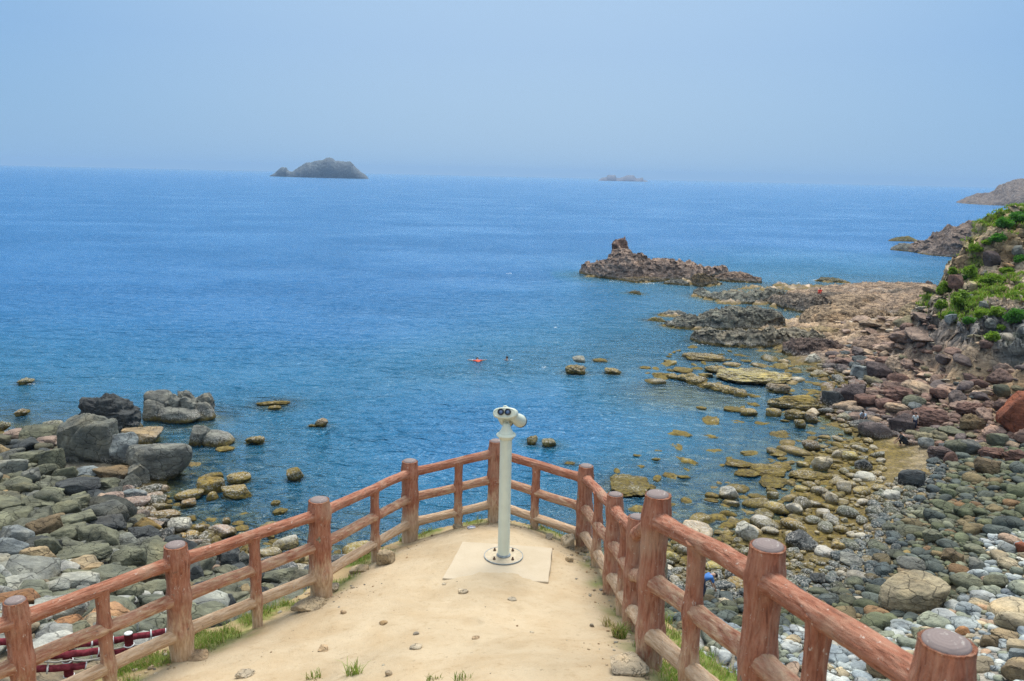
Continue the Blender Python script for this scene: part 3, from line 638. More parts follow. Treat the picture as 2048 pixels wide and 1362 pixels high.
outcrop('rock_headland', 'brown slanting sea rock half behind the green hill', [(1822, 505), (1860, 511), (1920, 515), (1975, 513)], [(1822, 500), (1840, 489), (1862, 480), (1878, 470), (1895, 456), (1903, 460), (1915, 456), (1935, 453), (1950, 450), (1958, 456), (1968, 463), (1975, 472)], 26, (.22, .175, .155), LF, 'headland', 240, 60, .17, seed=23)
outcrop('rock_headland', 'dark rock shoulder behind the top of the green hill', [(1960, 490), (2040, 490)], [(1960, 480), (1980, 463), (1998, 450), (2030, 436), (2040, 440)], 20, (.12, .10, .10), LF, 'headland', 120, 40, .12, seed=24)
outcrop('rock_ledge', 'small rock off the left foot of the slanting sea rock', [(1780, 500), (1835, 505)], [(1780, 497), (1795, 489), (1806, 486), (1822, 491), (1835, 500)], 9, 'gy', LF, nu=90, nv=30, seed=25)
outcrop('rock_ledge', 'low olive rock farther out left of the slanting sea rock', [(1775, 482), (1841, 484)], [(1775, 480), (1795, 475), (1815, 473), (1830, 479), (1841, 483)], 8, 'ol', LF, nu=90, nv=30, seed=26)
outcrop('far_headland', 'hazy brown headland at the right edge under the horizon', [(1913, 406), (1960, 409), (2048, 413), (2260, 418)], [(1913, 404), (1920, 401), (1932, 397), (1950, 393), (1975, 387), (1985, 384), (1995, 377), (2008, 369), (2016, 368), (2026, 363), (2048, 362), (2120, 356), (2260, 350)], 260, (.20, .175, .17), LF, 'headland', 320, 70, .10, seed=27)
outcrop('far_island', 'large hazy island on the horizon, left of centre', [(538, 352.5), (600, 354.5), (680, 356.5), (741, 358)], [(538, 351), (548, 347), (553, 343), (560, 337.5), (566, 335.5), (573, 335.5), (574, 340), (580, 344), (588, 342), (596, 338), (606, 332), (614, 327), (622, 327), (636, 323), (655, 317.5), (664, 318), (672, 323), (684, 324), (702, 325), (712, 336), (727, 348), (741, 357)], 150, (.15, .19, .235), LF, 'island', 300, 60, .07, seed=28, skirt=6)  # base colour carries distance-haze blue that the thin haze volume leaves out
outcrop('far_island', 'small faint island on the horizon, right of centre', [(1195, 361.3), (1250, 362.3), (1298, 363.4)], [(1195, 360.5), (1205, 355.5), (1213, 354.5), (1215, 350.5), (1230, 350.5), (1233, 356), (1240, 356), (1254, 351), (1266, 350.5), (1272, 357), (1278, 356.5), (1285, 355), (1287, 360), (1298, 363)], 260, (.22, .24, .31), LF, 'island', 260, 50, .04, seed=29, skirt=8)  # bluish base colour: part of this island's haze is painted into it
for o in list(COL.objects):
    if o.name.startswith(('rock_knob', 'rock_shoulder')):
        par = bpy.data.objects['rock_islet']; o.parent = par; o.location = Vector(o.location) - par.location
        for k_ in ('kind',): del o[k_]
# ------------------------------------------------------------------ loose rocks filling the shores
from collections import defaultdict
def in_poly(px, py, poly):
    x, y = px, py; c = False; j = len(poly) - 1
    for i in range(len(poly)):
        xi, yi = poly[i]; xj, yj = poly[j]
        if (yi > y) != (yj > y) and x < (xj - xi) * (y - yi) / (yj - yi) + xi: c = not c
        j = i
    return c
def world_poly(pp): return [tuple(ground_at(x, y)[:2]) for x, y in pp]
for a_, b_ in ((RED[0], RED[0] + np.array([3.2, 1.2, 0])), (RED[0], RED[0] - np.array([2.6, .6, 0])), (RED[1], RED[2]), (RED[1], RED[1] + np.array([1.5, 0, 0])), (RED[2], RED[2] - np.array([2., 0, 0]))):
    for k_ in np.linspace(0, 1, 6): c_ = a_ + (b_ - a_) * k_; HAND.append((c_[0], c_[1], .75)); HAND.append((c_[0] * .95, c_[1] * .95, .7)); HAND.append((c_[0] * .9, c_[1] * .9, .6))
HAND_G = defaultdict(list)
for (x, y, r_) in HAND: HAND_G[(int(x // 6), int(y // 6))].append((x, y, r_))
def scatter(poly, radii, n_try, seed, keep=None, gap=.82, vs_hand=.8):
    """dart throwing from the big stones to the small ones; positions in metres"""
    r = np.random.default_rng(seed); P = np.array(poly); lo, hi = P.min(0), P.max(0); cells = defaultdict(list); cs = 1.2; out = []
    for rad, tries in zip(radii, n_try):
        X = r.uniform(lo[0], hi[0], tries); Y = r.uniform(lo[1], hi[1], tries); RR = rad * r.uniform(.8, 1.25, tries)
        for x, y, q in zip(X, Y, RR):
            if not in_poly(x, y, poly): continue
            if keep is not None and not keep(x, y, q): continue
            ok = True; cx, cy = int(x // cs), int(y // cs)
            for i in (-1, 0, 1):
                for j in (-1, 0, 1):
                    for (a, b, c) in cells[(cx + i, cy + j)]:
                        if (a - x) ** 2 + (b - y) ** 2 < ((c + q) * gap) ** 2: ok = False; break
                    if not ok: break
                if not ok: break
            if not ok: continue
            hx, hy = int(x // 6), int(y // 6)
            for i in (-1, 0, 1):
                for j in (-1, 0, 1):
                    for (a, b, c) in HAND_G[(hx + i, hy + j)]:
                        if (a - x) ** 2 + (b - y) ** 2 < (c + q * vs_hand) ** 2 * .8: ok = False
            if not ok: continue
            cells[(cx, cy)].append((x, y, q)); out.append((x, y, q))
    return np.array(out)
def visible(P, m=60):
    x, y = proj(P); return (x > -m) & (x < 2048 + m) & (y > 300) & (y < 1362 + m)
ZONE_L = world_poly([(-330, 875), (60, 885), (120, 905), (200, 945), (290, 975), (330, 1000), (290, 1030), (360, 1050), (440, 1085), (540, 1122), (700, 1130), (760, 1180), (700, 1300), (440, 1300), (200, 1345), (-330, 1350)])
ZONE_LW = world_poly([(230, 970), (330, 985), (420, 1020), (520, 1060), (700, 1110), (720, 1140), (540, 1125), (440, 1088), (360, 1055), (285, 1030), (240, 1000)])
ZONE_R = world_poly([(1300, 1110), (1390, 1090), (1460, 1080), (1560, 1090), (1650, 1130), (1700, 1090), (1740, 1060), (1740, 1000), (1800, 960), (1850, 945), (1870, 900), (1960, 890), (2230, 880), (2230, 1420), (1450, 1420), (1300, 1260)])
ZONE_RW = world_poly([(1310, 985), (1420, 985), (1520, 1030), (1600, 1010), (1650, 880), (1700, 860), (1760, 900), (1770, 1000), (1700, 1100), (1640, 1120), (1500, 1090), (1340, 1110), (1290, 1050)])
ZONE_B = world_poly([(1625, 742), (1690, 700), (1780, 715), (1900, 735), (2400, 790), (2400, 905), (1870, 905), (1800, 880), (1700, 862), (1645, 830)])
GREYS = [((.18, .185, .13), 5), ((.15, .155, .115), 4), ((.22, .24, .235), 2), ((.30, .31, .28), 1.5), ((.33, .25, .15), 1.2), ((.10, .105, .095), 2.5), ((.36, .20, .10), .35)]
def pick(pal, r):
    w = np.array([p[1] for p in pal]); return np.array(pal[r.choice(len(pal), p=w / w.sum())][0])
def far_grad(x, y):   # how far up the beach (0 wet edge .. 1 dry back)
    return None
def emit(stones, kinds, palette, name, cat, label, group, stuff_label, stuff_name, n_ind, hgt, seed, bury=.3, stretch=1.35, top=None):
    r = np.random.default_rng(seed); n = len(stones); z = terrain_fields(stones[:, 0], stones[:, 1])[0]
    P = np.c_[stones[:, :2], z]; vis = visible(P); size = stones[:, 2] / np.linalg.norm(P - CAM, axis=1)
    order = np.argsort(-(size * vis)); ind = set(order[:n_ind].tolist()); Vs, Fs, Cs, off = [], [], [], 0
    slope = .25
    for i in range(n):
        x, y, q = stones[i]; k = kinds[r.integers(len(kinds))]; m = int(r.integers(8))
        L = q * r.uniform(1., stretch); Wd = q * r.uniform(.75, 1.); H = q * r.uniform(*hgt)
        col = palette(x, y, z[i], r) * r.uniform(.8, 1.22); rot = (r.uniform(-slope, slope), r.uniform(-slope, slope), r.uniform(0, TAU))
        zz = z[i] + H * (1 - 2 * bury) if top is None else r.uniform(*top) - H * .9
        if i in ind:
            lb = label(x, y, z[i], col) if callable(label) else label
            o = link(name, POOLM[k][m], None, lb, cat, group(lb) if callable(group) else group, 'thing', (x, y, zz))
            o.rotation_euler = rot; o.scale = (L, Wd, H); o.color = (*col, 1)
        else:
            v, f = POOLLOW[k][m]; ca, sa = math.cos(rot[2]), math.sin(rot[2]); v = v * [L, Wd, H]
            v = np.c_[v[:, 0] * ca - v[:, 1] * sa, v[:, 0] * sa + v[:, 1] * ca, v[:, 2] + v[:, 0] * rot[0] * .5 + v[:, 1] * rot[1] * .5]
            Vs.append(v + [x, y, zz]); Fs.append(f + off); off += len(v); Cs.append(np.tile(col, (len(v), 1)))
    if Vs:
        link(stuff_name, mk_mesh(stuff_name, np.concatenate(Vs), np.concatenate(Fs), M_ROCKA, attrs={'col': np.concatenate(Cs)}), None, stuff_label, cat, None, 'stuff')
    return n
POOLLOW = {k: [rock_shape(100 + i * 7 + ord(k), k, 3 if k != 'C' else 2, a) for i, a in enumerate([(1, .85, .6), (1, .7, .5), (1, .95, .7), (1, .6, .55), (1, .8, .45), (1, .9, .8), (.9, .7, .4), (1, .75, .65)])] for k in POOL}

def pal_left(x, y, z, r):
    if z < .9: return pick([((.075, .08, .07), 4), ((.12, .115, .08), 3), ((.30, .23, .18), 2), ((.24, .17, .06), 1.2), ((.07, .08, .085), 3)], r)
    if z < 2.8: return pick([((.17, .175, .12), 6), ((.14, .145, .11), 4), ((.24, .25, .22), 1.5), ((.10, .105, .095), 2), ((.30, .23, .13), .8)], r)
    return pick([((.27, .28, .25), 4), ((.20, .21, .15), 4), ((.35, .36, .34), 3), ((.33, .27, .18), 2), ((.38, .22, .12), .6), ((.16, .17, .13), 2)], r)
def lab_left(x, y, z, c):
    px = proj((x, y, z)); tone = 'tan' if c[0] > c[2] * 1.6 else 'pale grey' if c[1] > .24 else 'dark grey' if c[1] < .115 else 'grey-green'
    place = 'near the water on the left shore' if z < .9 else 'in the middle of the left scree' if z < 2.8 else 'high on the left scree near the fence'
    return f'{tone} angular boulder among its neighbours {place}'
S_L = scatter(ZONE_L, [.88, .62, .42, .27, .16], [420, 2400, 9000, 28000, 26000], 11)
emit(S_L, 'AASSA', pal_left, 'boulder', 'boulder', lab_left, lambda l: l.replace(' among its neighbours', 's'), 'jumble of smaller grey-green boulders covering the left shore', 'scree', 190, (.42, .75), 12)
S_LW = scatter(ZONE_LW, [.6, .35, .2], [60, 400, 900], 13, gap=.95)
emit(S_LW, 'RAF', lambda x, y, z, r: pick([((.34, .26, .21), 3), ((.16, .14, .10), 3), ((.24, .18, .07), 2)], r), 'sea_rock', 'sea rock',
     'brown-pink rock awash in the shallows left of the fence', 'small rocks awash in the left shallows', 'small stones awash in the left shallows', 'shallow_stones', 45, (.35, .55), 14)
ZONE_U = [world_poly(p) for p in ([(390, 880), (520, 870), (640, 940), (780, 1010), (760, 1130), (560, 1110), (430, 1060), (380, 980)], [(1230, 940), (1330, 860), (1300, 740), (1420, 700), (1560, 720), (1630, 760), (1650, 850), (1640, 960), (1600, 1040), (1480, 1080), (1300, 1080)])]
for _k, _z in enumerate(ZONE_U):
    S_U = scatter(_z, [.9, .6, .38, .24], [160, 500, 1300, 2200], 40 + _k, gap=.95)
    emit(S_U, 'RAF', lambda x, y, z, r: pick([((.44, .36, .26), 3), ((.16, .15, .11), 2), ((.34, .27, .10), 3), ((.50, .46, .38), 1)], r), 'sunken_stone', 'stone', None, None, 'stones lying under the clear shallow water', 'sunken_stones', 0, (.35, .6), 42 + _k, .3)
S_W = scatter(world_poly([(1290, 745), (1360, 690), (1560, 715), (1640, 760), (1640, 840), (1500, 850), (1440, 900), (1640, 905), (1640, 985), (1430, 950), (1330, 960), (1210, 990), (1200, 950), (1400, 830)]), [1.1, .7, .45, .3], [30, 90, 190, 260], 44, gap=1.5)
emit(S_W, 'FJF', lambda x, y, z, r: pick([((.30, .235, .06), 4), ((.22, .18, .05), 2), ((.38, .32, .12), 1)], r), 'weedy_rock', 'sea rock', 'small ochre weed-covered rock breaking the surface of the right bay', 'small weed-covered rocks in the right bay', 'bits of weedy rock awash in the right bay', 'weedy_bits', 110, (.25, .5), 45, .3, 1.9, (-.02, .16))
def wetness(x, y, z): return float(smooth(.3, 2.4, z))
def pal_cob(x, y, z, r):
    g = z + .35 * float(fbm(np.array([[x * .1, y * .1, 2.]]), 2)[0])
    if g < .75: return pick([((.075, .095, .10), 5), ((.10, .11, .08), 3), ((.23, .17, .07), .8), ((.40, .37, .30), .5), ((.17, .14, .08), 1)], r)
    if g < 1.7 or math.hypot(x, y) > 50: return pick([((.125, .14, .085), 5), ((.10, .12, .11), 4), ((.20, .16, .09), 1.6), ((.17, .18, .13), 3), ((.24, .15, .08), .5)], r)
    return pick([((.30, .33, .26), 3), ((.40, .45, .46), 4), ((.50, .53, .52), 2.5), ((.45, .38, .26), 1.6), ((.30, .35, .38), 2.5), ((.50, .36, .26), .4)], r)
def lab_cob(x, y, z, c):
    tone = 'brown' if c[0] > c[2] * 1.7 else 'pale blue-grey' if c[2] > .22 else 'dark slate-blue' if c[1] < .115 and c[2] >= c[1] else 'olive-grey'
    return f'{tone} rounded cobble on the right beach'
def keep_R(x, y, q):
    g = float(fbm(np.array([[x * .12, y * .12, 7.]]), 2)[0]); z = base_z(x, y)[0]
    if z > 2.5 and g > -.05 and math.hypot(x, y) < 36: return random.random() < .22      # bare gravel patches at the back
    if z < .35: return random.random() < .45
    return True
S_R = scatter(ZONE_R, [.56, .39, .28, .20, .13], [300, 2400, 9000, 28000, 34000], 15, keep_R, gap=.80)
emit(S_R, 'CCRC', pal_cob, 'cobble', 'cobble', lab_cob, lambda l: l.replace('cobble on', 'cobbles on'), 'thousands of smaller rounded cobbles covering the right beach', 'cobble_beach', 285, (.42, .68), 16)
S_RW = scatter(ZONE_RW, [.55, .36, .24, .15], [120, 600, 1500, 2500], 17, gap=1.02)
emit(S_RW, 'RCAC', lambda x, y, z, r: pick([((.42, .38, .30), 3), ((.25, .20, .10), 3), ((.14, .15, .12), 3), ((.30, .23, .09), 2), ((.48, .46, .42), 1)], r), 'shallows_stone', 'stone',
     'pale mottled stone in the shallows at the edge of the right beach', 'mottled stones in the right-hand shallows', 'small mottled stones in the right-hand shallows', 'shallow_stones', 150, (.42, .65), 18)
S_B = scatter(ZONE_B, [1.1, .72, .46, .30, .20], [130, 700, 3200, 9000, 12000], 19)
def pal_b(x, y, z, r):
    px = proj((x, y, z))[0]
    return pick([((.22, .145, .12), 5), ((.135, .11, .108), 2.5 + 3 * (px < 1760)), ((.30, .21, .17), 3.5), ((.10, .115, .12), 1 + 3 * (px < 1750)), ((.22, .20, .13), 2), ((.33, .25, .18), 1.6 + 2 * (z > 3))], r)
def lab_b(x, y, z, c):
    tone = 'dark purple-grey' if c[0] < .14 else 'reddish-brown' if c[0] > c[1] * 1.35 else 'tan-grey'
    return f'{tone} boulder in the rough field below the green hill'
emit(S_B, 'JARJF', pal_b, 'boulder', 'boulder', lab_b, lambda l: l.replace('boulder in', 'boulders in'), 'smaller reddish and dark stones filling the boulder field below the hill', 'boulder_field', 60, (.40, .7), 20)

ZONE_P = world_poly([(1660, 640), (1845, 640), (1880, 705), (1960, 735), (2060, 760), (2060, 775), (1880, 765), (1780, 735), (1700, 705)])
S_P = scatter(ZONE_P, [1.3, .8, .5, .3], [240, 900, 2600, 4200], 23, gap=.72)
emit(S_P, 'FSAJ', lambda x, y, z, r: pick([((.46, .34, .265), 4), ((.38, .29, .21), 3), ((.27, .20, .165), 2), ((.48, .42, .34), 1.5), ((.20, .15, .13), 1)], r), 'slab', 'rock slab',
     'pinkish-tan rock slab on the layered shelf below the hill', 'pinkish-tan slabs on the layered shelf', 'broken pinkish-tan slabs paving the layered shelf below the hill', 'slab_field', 60, (.22, .42), 24, .4)
ZONE_H = world_poly([(1885, 615), (1900, 690), (2060, 728), (2230, 740), (2230, 560), (2060, 445), (1990, 480), (1930, 540)])
S_H = scatter(ZONE_H, [1.1, .7, .42, .26], [60, 350, 1200, 2600], 25, gap=1.0)
emit(S_H, 'AASR', lambda x, y, z, r: pick([((.26, .245, .215), 4), ((.42, .33, .23), 4), ((.16, .155, .155), 2), ((.42, .26, .14), 1.8), ((.46, .42, .34), 2.5)], r), 'hill_rock', 'rock', None, None, 'broken rocks sticking out of the hillside', 'hill_rocks', 0, (.45, .8), 26, .42)
# ------------------------------------------------------------------ shore ground, sea, haze
def polar(b0, b1, nb, d0, d1, nd):
    B = np.radians(np.linspace(b0, b1, nb)); Dd = np.geomspace(d0, d1, nd) if nd else np.r_[np.geomspace(9, 66, 360), np.linspace(66.15, 118, 400), np.geomspace(118.6, 330, 110)]; b, d = np.meshgrid(B, Dd, indexing='ij')
    return (np.sin(b) * d).ravel(), (np.cos(b) * d).ravel()
tx, ty_ = polar(-47, 47, 900, 9, 330, 0)
tz, tcol, trr, tgr = terrain_fields(tx, ty_)
_hm = smooth(4.3, 6.0, tz) * smooth(.25, .5, trr); _q = np.c_[tx * .30, ty_ * .30, tz * .85]
tx = tx + _hm * .6 * fbm(_q + 3, 5, 2.1, .6); ty_ = ty_ + _hm * .7 * (ridged(_q + 9, 5, 2.1, .6) - .7); tz = tz + _hm * .35 * fbm(_q * 2.5, 4)
link('shore_ground', mk_mesh('shore_ground', np.c_[tx, ty_, tz], grid_faces(900, 870), M_LAND, attrs={'col': tcol}), None, 'rocky shore, shallow sea bed and hillside', None, None, 'structure')

def water_mat():
    t = NT('sea_water'); P = t.n('NewGeometry').outputs['Position']; dep = t.n('Attribute', attribute_name='depth').outputs['Fac']; lee = t.n('Attribute', attribute_name='calm').outputs['Fac']
    def wav(sx, sy, scale, det, dist=.4): return t.noise(t.vmul(P, (sx, sy, 1.)), scale, det, .6, dist)
    swell = wav(.6, 1., .11, 3); chop = wav(.50, 1., .62, 3, .7); a = wav(.55, 1., 1.9, 3, .7); fine = wav(.8, 1., 5., 3)
    patch = t.noise(t.vmul(P, (.016, .028, 1.)), 1., 6, .68)
    amp = t.math('MULTIPLY', t.map(patch, .36, .64, .6, 1.35), t.math('SUBTRACT', 1., t.math('MULTIPLY', lee, .8)))
    n1 = t.bump(t.math('MULTIPLY', swell, amp), 1., 1.1)
    n2 = t.bump(t.math('MULTIPLY', chop, amp), 1., 1.25, n1)
    n3 = t.bump(t.math('MULTIPLY', a, amp), 1., .30, n2)
    n4 = t.bump(t.math('MULTIPLY', fine, amp), 1., .03, n3)
    # the water itself: clear over the shallows, blue-green body colour where it is deep
    opac = t.math('SUBTRACT', 1., t.math('POWER', 2.718, t.math('MULTIPLY', dep, -.62)))
    body = t.n('BsdfDiffuse'); t.set(body.inputs['Normal'], n4); t.set(body.inputs[0], t.mix(t.map(dep, 1., 6.), (.008, .150, .285), (.010, .122, .325)))
    tr = t.n('BsdfTransparent'); t.set(tr.inputs[0], (.80, .93, .92))
    m1 = t.n('MixShader'); t.set(m1.inputs[0], opac); t.set(m1.inputs[1], tr.outputs[0]); t.set(m1.inputs[2], body.outputs[0])
    gl = t.n('BsdfGlossy'); t.set(gl.inputs[0], (.72, .90, 1.)); gl.inputs['Roughness'].default_value = .18; t.set(gl.inputs['Normal'], n4)
    fr = t.n('Fresnel'); fr.inputs[0].default_value = 1.333; t.set(fr.inputs[1], n4)
    m2 = t.n('MixShader'); t.set(m2.inputs[0], fr.outputs[0]); t.set(m2.inputs[1], m1.outputs[0]); t.set(m2.inputs[2], gl.outputs[0])
    t.t.links.new(m2.outputs[0], t.out.inputs[0]); return t.m
wx_, wy_ = polar(-62, 62, 620, 8, 16000, 900)
wd = np.zeros(len(wx_)); near = np.hypot(wx_, wy_) < 330
zz_, _, _, _ = terrain_fields(wx_[near], wy_[near], False)
wd[near] = np.clip(-zz_, 0, 12); wd[~near] = 12
bx, by_ = at_z(1620, 960, 0)[:2]; calm = np.exp(-((wx_ - bx) ** 2 + ((wy_ - by_) * .6) ** 2) / 16 ** 2)
link('sea', mk_mesh('sea', np.c_[wx_, wy_, np.zeros(len(wx_))], grid_faces(620, 900), water_mat(), attrs={'depth': wd, 'calm': calm}), None, 'open blue sea with a bay of clear shallows', None, None, 'structure')
# deep sea bed far below
s_ = 16500.
link('sea_bed', mk_mesh('sea_bed', [(-s_, -200, -16), (s_, -200, -16), (s_, s_, -16), (-s_, s_, -16)], [[0, 1, 2, 3]], flat_mat('deep_sea_bed', (.02, .05, .07), .9)), None, 'deep sea floor', None, None, 'structure')
def haze():
    v = [(x, y, z) for z in (-17.5, 150) for y in (-260, 16800) for x in (-16800, 16800)]
    f = [[0, 1, 3, 2], [4, 6, 7, 5], [0, 4, 5, 1], [2, 3, 7, 6], [0, 2, 6, 4], [1, 5, 7, 3]]
    t = NT('sea_haze'); vp = t.n('VolumePrincipled'); vp.inputs['Color'].default_value = (.42, .66, .98, 1); vp.inputs['Density'].default_value = HAZE; vp.inputs['Anisotropy'].default_value = .0
    t.t.links.new(vp.outputs[0], t.out.inputs['Volume'])
    f = [[0, 2, 3, 1], [4, 5, 7, 6], [0, 1, 5, 4], [2, 6, 7, 3], [0, 4, 6, 2], [1, 3, 7, 5]]
    link('haze', mk_mesh('haze', v, f, t.m, smooth_=False), None, 'thin blue sea haze', None, None, 'stuff')
HAZE = .8e-4
haze()
# ------------------------------------------------------------------ the lookout terrace
H_ = .95
PO = {}
for k, v in dict(L1=(46, 1198, 58, 1470), L2=(352, 1090, 365, 1318), L3=(636, 1000, 643, 1195), L4=(821, 922, 820, 1083), A=(991, 882, 989, 1040), R1=(1172, 932, 1166, 1098), R2=(1241, 990, 1221, 1188), R3=(1275, 1034, 1262, 1262)).items():
    PO[k] = solve_post(*v, H_)
PO['R4'] = solve_post(1311, 989, 1295, 1325, 1.08)
_s4 = np.linalg.norm(PO['R4'] + [0, 0, 1.08] - CAM)
PO['R5'] = at_s(1536, 1092, 3.85) - [0, 0, 1.08]; PO['R6'] = at_s(1890, 1304, 2.85) - [0, 0, 1.05]
PO['R7'] = PO['R6'] + (PO['R6'] - PO['R5']) * 1.5
PO['L0'] = PO['L1'] + (PO['L1'] - PO['L2']) * 1.1 + np.array([0, 0, .05])
HT = {k: (1.08 if k in ('R4', 'R5', 'R6', 'R7') else H_) for k in PO}
DI = dict(L0=.13, L1=.132, L2=.162, L3=.18, L4=.165, A=.15, R1=.15, R2=.138, R3=.13, R4=.148, R5=.150, R6=.150, R7=.15)
SC = at_z(1007, 1117, 16.36)
GP = [tuple(v) for v in PO.values()] + [tuple(SC), (SC[0], SC[1] + .8, 16.28), (-.2, 5., 16.85), (-1.2, 4.2, 16.9), (0, 3.2, 17.5), (-1.5, 2.5, 17.5), (0, 0, 18.35), (-2.5, 0, 18.3), (-4.5, 2, 17.2), (1.2, -2, 19), (-4, -2, 19)]
GA = np.array(GP)
def _tfit(A):
    n = len(A); X = A[:, :2] / 5.; d = np.linalg.norm(X[:, None] - X[None], axis=-1)
    K = np.where(d > 0, d * d * np.log(d + 1e-12), 0) + np.eye(n) * 8e-3; P = np.c_[np.ones(n), X]
    M = np.zeros((n + 3, n + 3)); M[:n, :n] = K; M[:n, n:] = P; M[n:, :n] = P.T
    return X, np.linalg.solve(M, np.r_[A[:, 2], 0, 0, 0])
_G = _tfit(GA)
def tz_eval(x, y):
    X, w = _G; n = len(X); q = np.c_[x, y] / 5.; d = np.linalg.norm(q[:, None] - X[None], axis=-1)
    return (d * d * np.log(d + 1e-12)) @ w[:n] + w[n] + q @ w[n + 1:]
# outline of the flat top and, for each corner, the width of the grassy verge before the drop
ORD = ['L0', 'L1', 'L2', 'L3', 'L4', 'A', 'R1', 'R2', 'R3', 'R4', 'R5', 'R6', 'R7']
VW = dict(L0=.5, L1=.45, L2=.45, L3=.30, L4=.16, A=.12, R1=.16, R2=.22, R3=.4, R4=1.1, R5=1.4, R6=1.3, R7=1.2)
OUTL = [PO[k][:2] for k in ORD] + [np.array([1.2, -6.]), np.array([-7., -6.])]; OUTW = [VW[k] for k in ORD] + [.5, .5]
def outline_dist(x, y):
    q = np.c_[x, y]; best = np.full(len(q), 1e9); w = np.zeros(len(q)); cp = np.zeros_like(q); inside = np.zeros(len(q), bool); n = len(OUTL)
    for i in range(n):
        a, b = OUTL[i], OUTL[(i + 1) % n]; ab = b - a; t = np.clip(((q - a) @ ab) / (ab @ ab), 0, 1); c = a + t[:, None] * ab; d = np.linalg.norm(q - c, axis=1)
        m = d < best; best[m] = d[m]; w[m] = (OUTW[i] * (1 - t) + OUTW[(i + 1) % n] * t)[m]; cp[m] = c[m]
        cond = (a[1] > q[:, 1]) != (b[1] > q[:, 1]); xi = (b[0] - a[0]) * (q[:, 1] - a[1]) / (b[1] - a[1] + 1e-12) + a[0]; inside ^= cond & (q[:, 0] < xi)
    return np.where(inside, -best, best), w, cp
def terrace_z(x, y, rough=True):
    x = np.atleast_1d(x).astype(float); y = np.atleast_1d(y).astype(float); d, w, cp = outline_dist(x, y)
    k = np.where(d > 0)[0]; z = tz_eval(np.where(d > 0, cp[:, 0], x), np.where(d > 0, cp[:, 1], y))
    do = np.maximum(d, 0); wn = w * (1 + .35 * perlin(np.c_[x * 1.1, y * 1.1, x * 0 + 4])); right = smooth(.3, 1., w)
    drop = np.minimum(do, wn) * (.16 + .30 * right) + np.maximum(do - wn, 0) * 1.9
    z = z - drop
    if rough:
        z = z + .022 * fbm(np.c_[x * 1.3, y * 1.3, x * 0], 4) + .016 * np.minimum(0, fbm(np.c_[x * 3.4, y * 3.4, x * 0 + 6], 3) + .1) + .006 * fbm(np.c_[x * 9, y * 9, x * 0], 3) + smooth(0, .5, do) * (.03 + .25 * smooth(.5, 3, do)) * fbm(np.c_[x * 1.6, y * 1.6, z], 5)
    return z, d, w
def stretch(n, a, b, k):
    s = np.linspace(-1, 1, n); q = np.sinh(s * k) / math.sinh(k); return (a + b) / 2 + q * (b - a) / 2
gx = stretch(430, -11.5, 12., 1.6); gy = np.concatenate([np.linspace(-6, 1.5, 60)[:-1], np.linspace(1.5, 9.6, 270)[:-1], 9.6 + (np.linspace(0, 1, 90) ** 1.5) * 9.5])
X, Y = np.meshgrid(gx, gy, indexing='ij'); X = X.ravel(); Y = Y.ravel(); Z, Dd_, Wd_ = terrace_z(X, Y); Z = np.maximum(Z, -2)
nrm = fbm(np.c_[X * 1.7, Y * 1.7, X * 0 + 8], 4)
verge = smooth(-.22, .10, Dd_ + .16 * nrm); sand = np.array([.50, .40, .268])[None] * (1 + .13 * fbm(np.c_[X * .9, Y * .9, X * 0 + 1], 4))[:, None]
soil = np.array([.40, .30, .17])[None] * (1 + .3 * nrm)[:, None]; greenish = np.array([.16, .20, .05])[None] * (1 + .4 * nrm)[:, None]
gmask = smooth(-.1, .35, fbm(np.c_[X * 2.3, Y * 2.3, X * 0 + 3], 4) + .18)
gc = sand * (1 - verge)[:, None] + (soil * (1 - gmask)[:, None] + greenish * gmask[:, None]) * verge[:, None]
cliffm = smooth(.3, 1.2, Dd_ - Wd_); gc = gc * (1 - cliffm)[:, None] + np.array([.22, .18, .12])[None] * (1 + .4 * nrm)[:, None] * cliffm[:, None]
def sand_mat():
    t = NT('packed_sand'); P = t.n('NewGeometry').outputs['Position']; c = t.n('Attribute', attribute_name='col').outputs['Color']
    a = t.noise(P, 2.2, 6, .6, .3); b = t.noise(P, 14, 6, .7); d = t.noise(P, 70, 4, .7); s = t.noise(t.vmul(P, (1., 2.2, 1.)), 5., 5, .6, .8)
    c = t.mix(t.map(a, .35, .7, 0, .7), c, t.mix(1., c, (.84, .77, .68), 'MULTIPLY')); c = t.mix(t.map(s, .55, .75, 0, .4), c, t.mix(1., c, (1.1, 1.1, 1.1), 'MULTIPLY'))
    c = t.mix(t.map(b, .52, .74, 0, .6), c, t.mix(1., c, (.70, .64, .55), 'MULTIPLY')); c = t.mix(t.map(d, .64, .72, 0, .75), c, t.mix(1., c, (.45, .40, .33), 'MULTIPLY'))
    v = t.n('TexVoronoi', feature='F1', i_Scale=9.); t.set(v.inputs['Vector'], P); pb = t.map(v.outputs[0], .05, .11, 1., 0.)
    pb = t.math('MULTIPLY', pb, t.map(b, .48, .56)); c = t.mix(t.math('MULTIPLY', pb, .6), c, (.30, .25, .18))
    h = t.math('ADD', t.math('MULTIPLY', a, .9), t.math('ADD', t.math('MULTIPLY', b, .35), t.math('MULTIPLY', d, .10))); h = t.math('ADD', h, t.math('MULTIPLY', pb, .12))
    fv = t.n('TexVoronoi', feature='SMOOTH_F1', i_Scale=3.1); t.set(fv.inputs['Vector'], t.vmul(P, (1., .62, 1.))); fp = t.math('MULTIPLY', t.map(fv.outputs[0], .10, .34, 1., 0.), t.map(t.noise(P, .9, 2), .42, .6))
    c = t.mix(t.math('MULTIPLY', fp, .42), c, t.mix(1., c, (.80, .74, .66), 'MULTIPLY')); h = t.math('ADD', h, t.math('MULTIPLY', fp, -.55))
    t.principled(c, .95, t.bump(h, .9, .045), .1); return t.m
M_SAND = sand_mat()
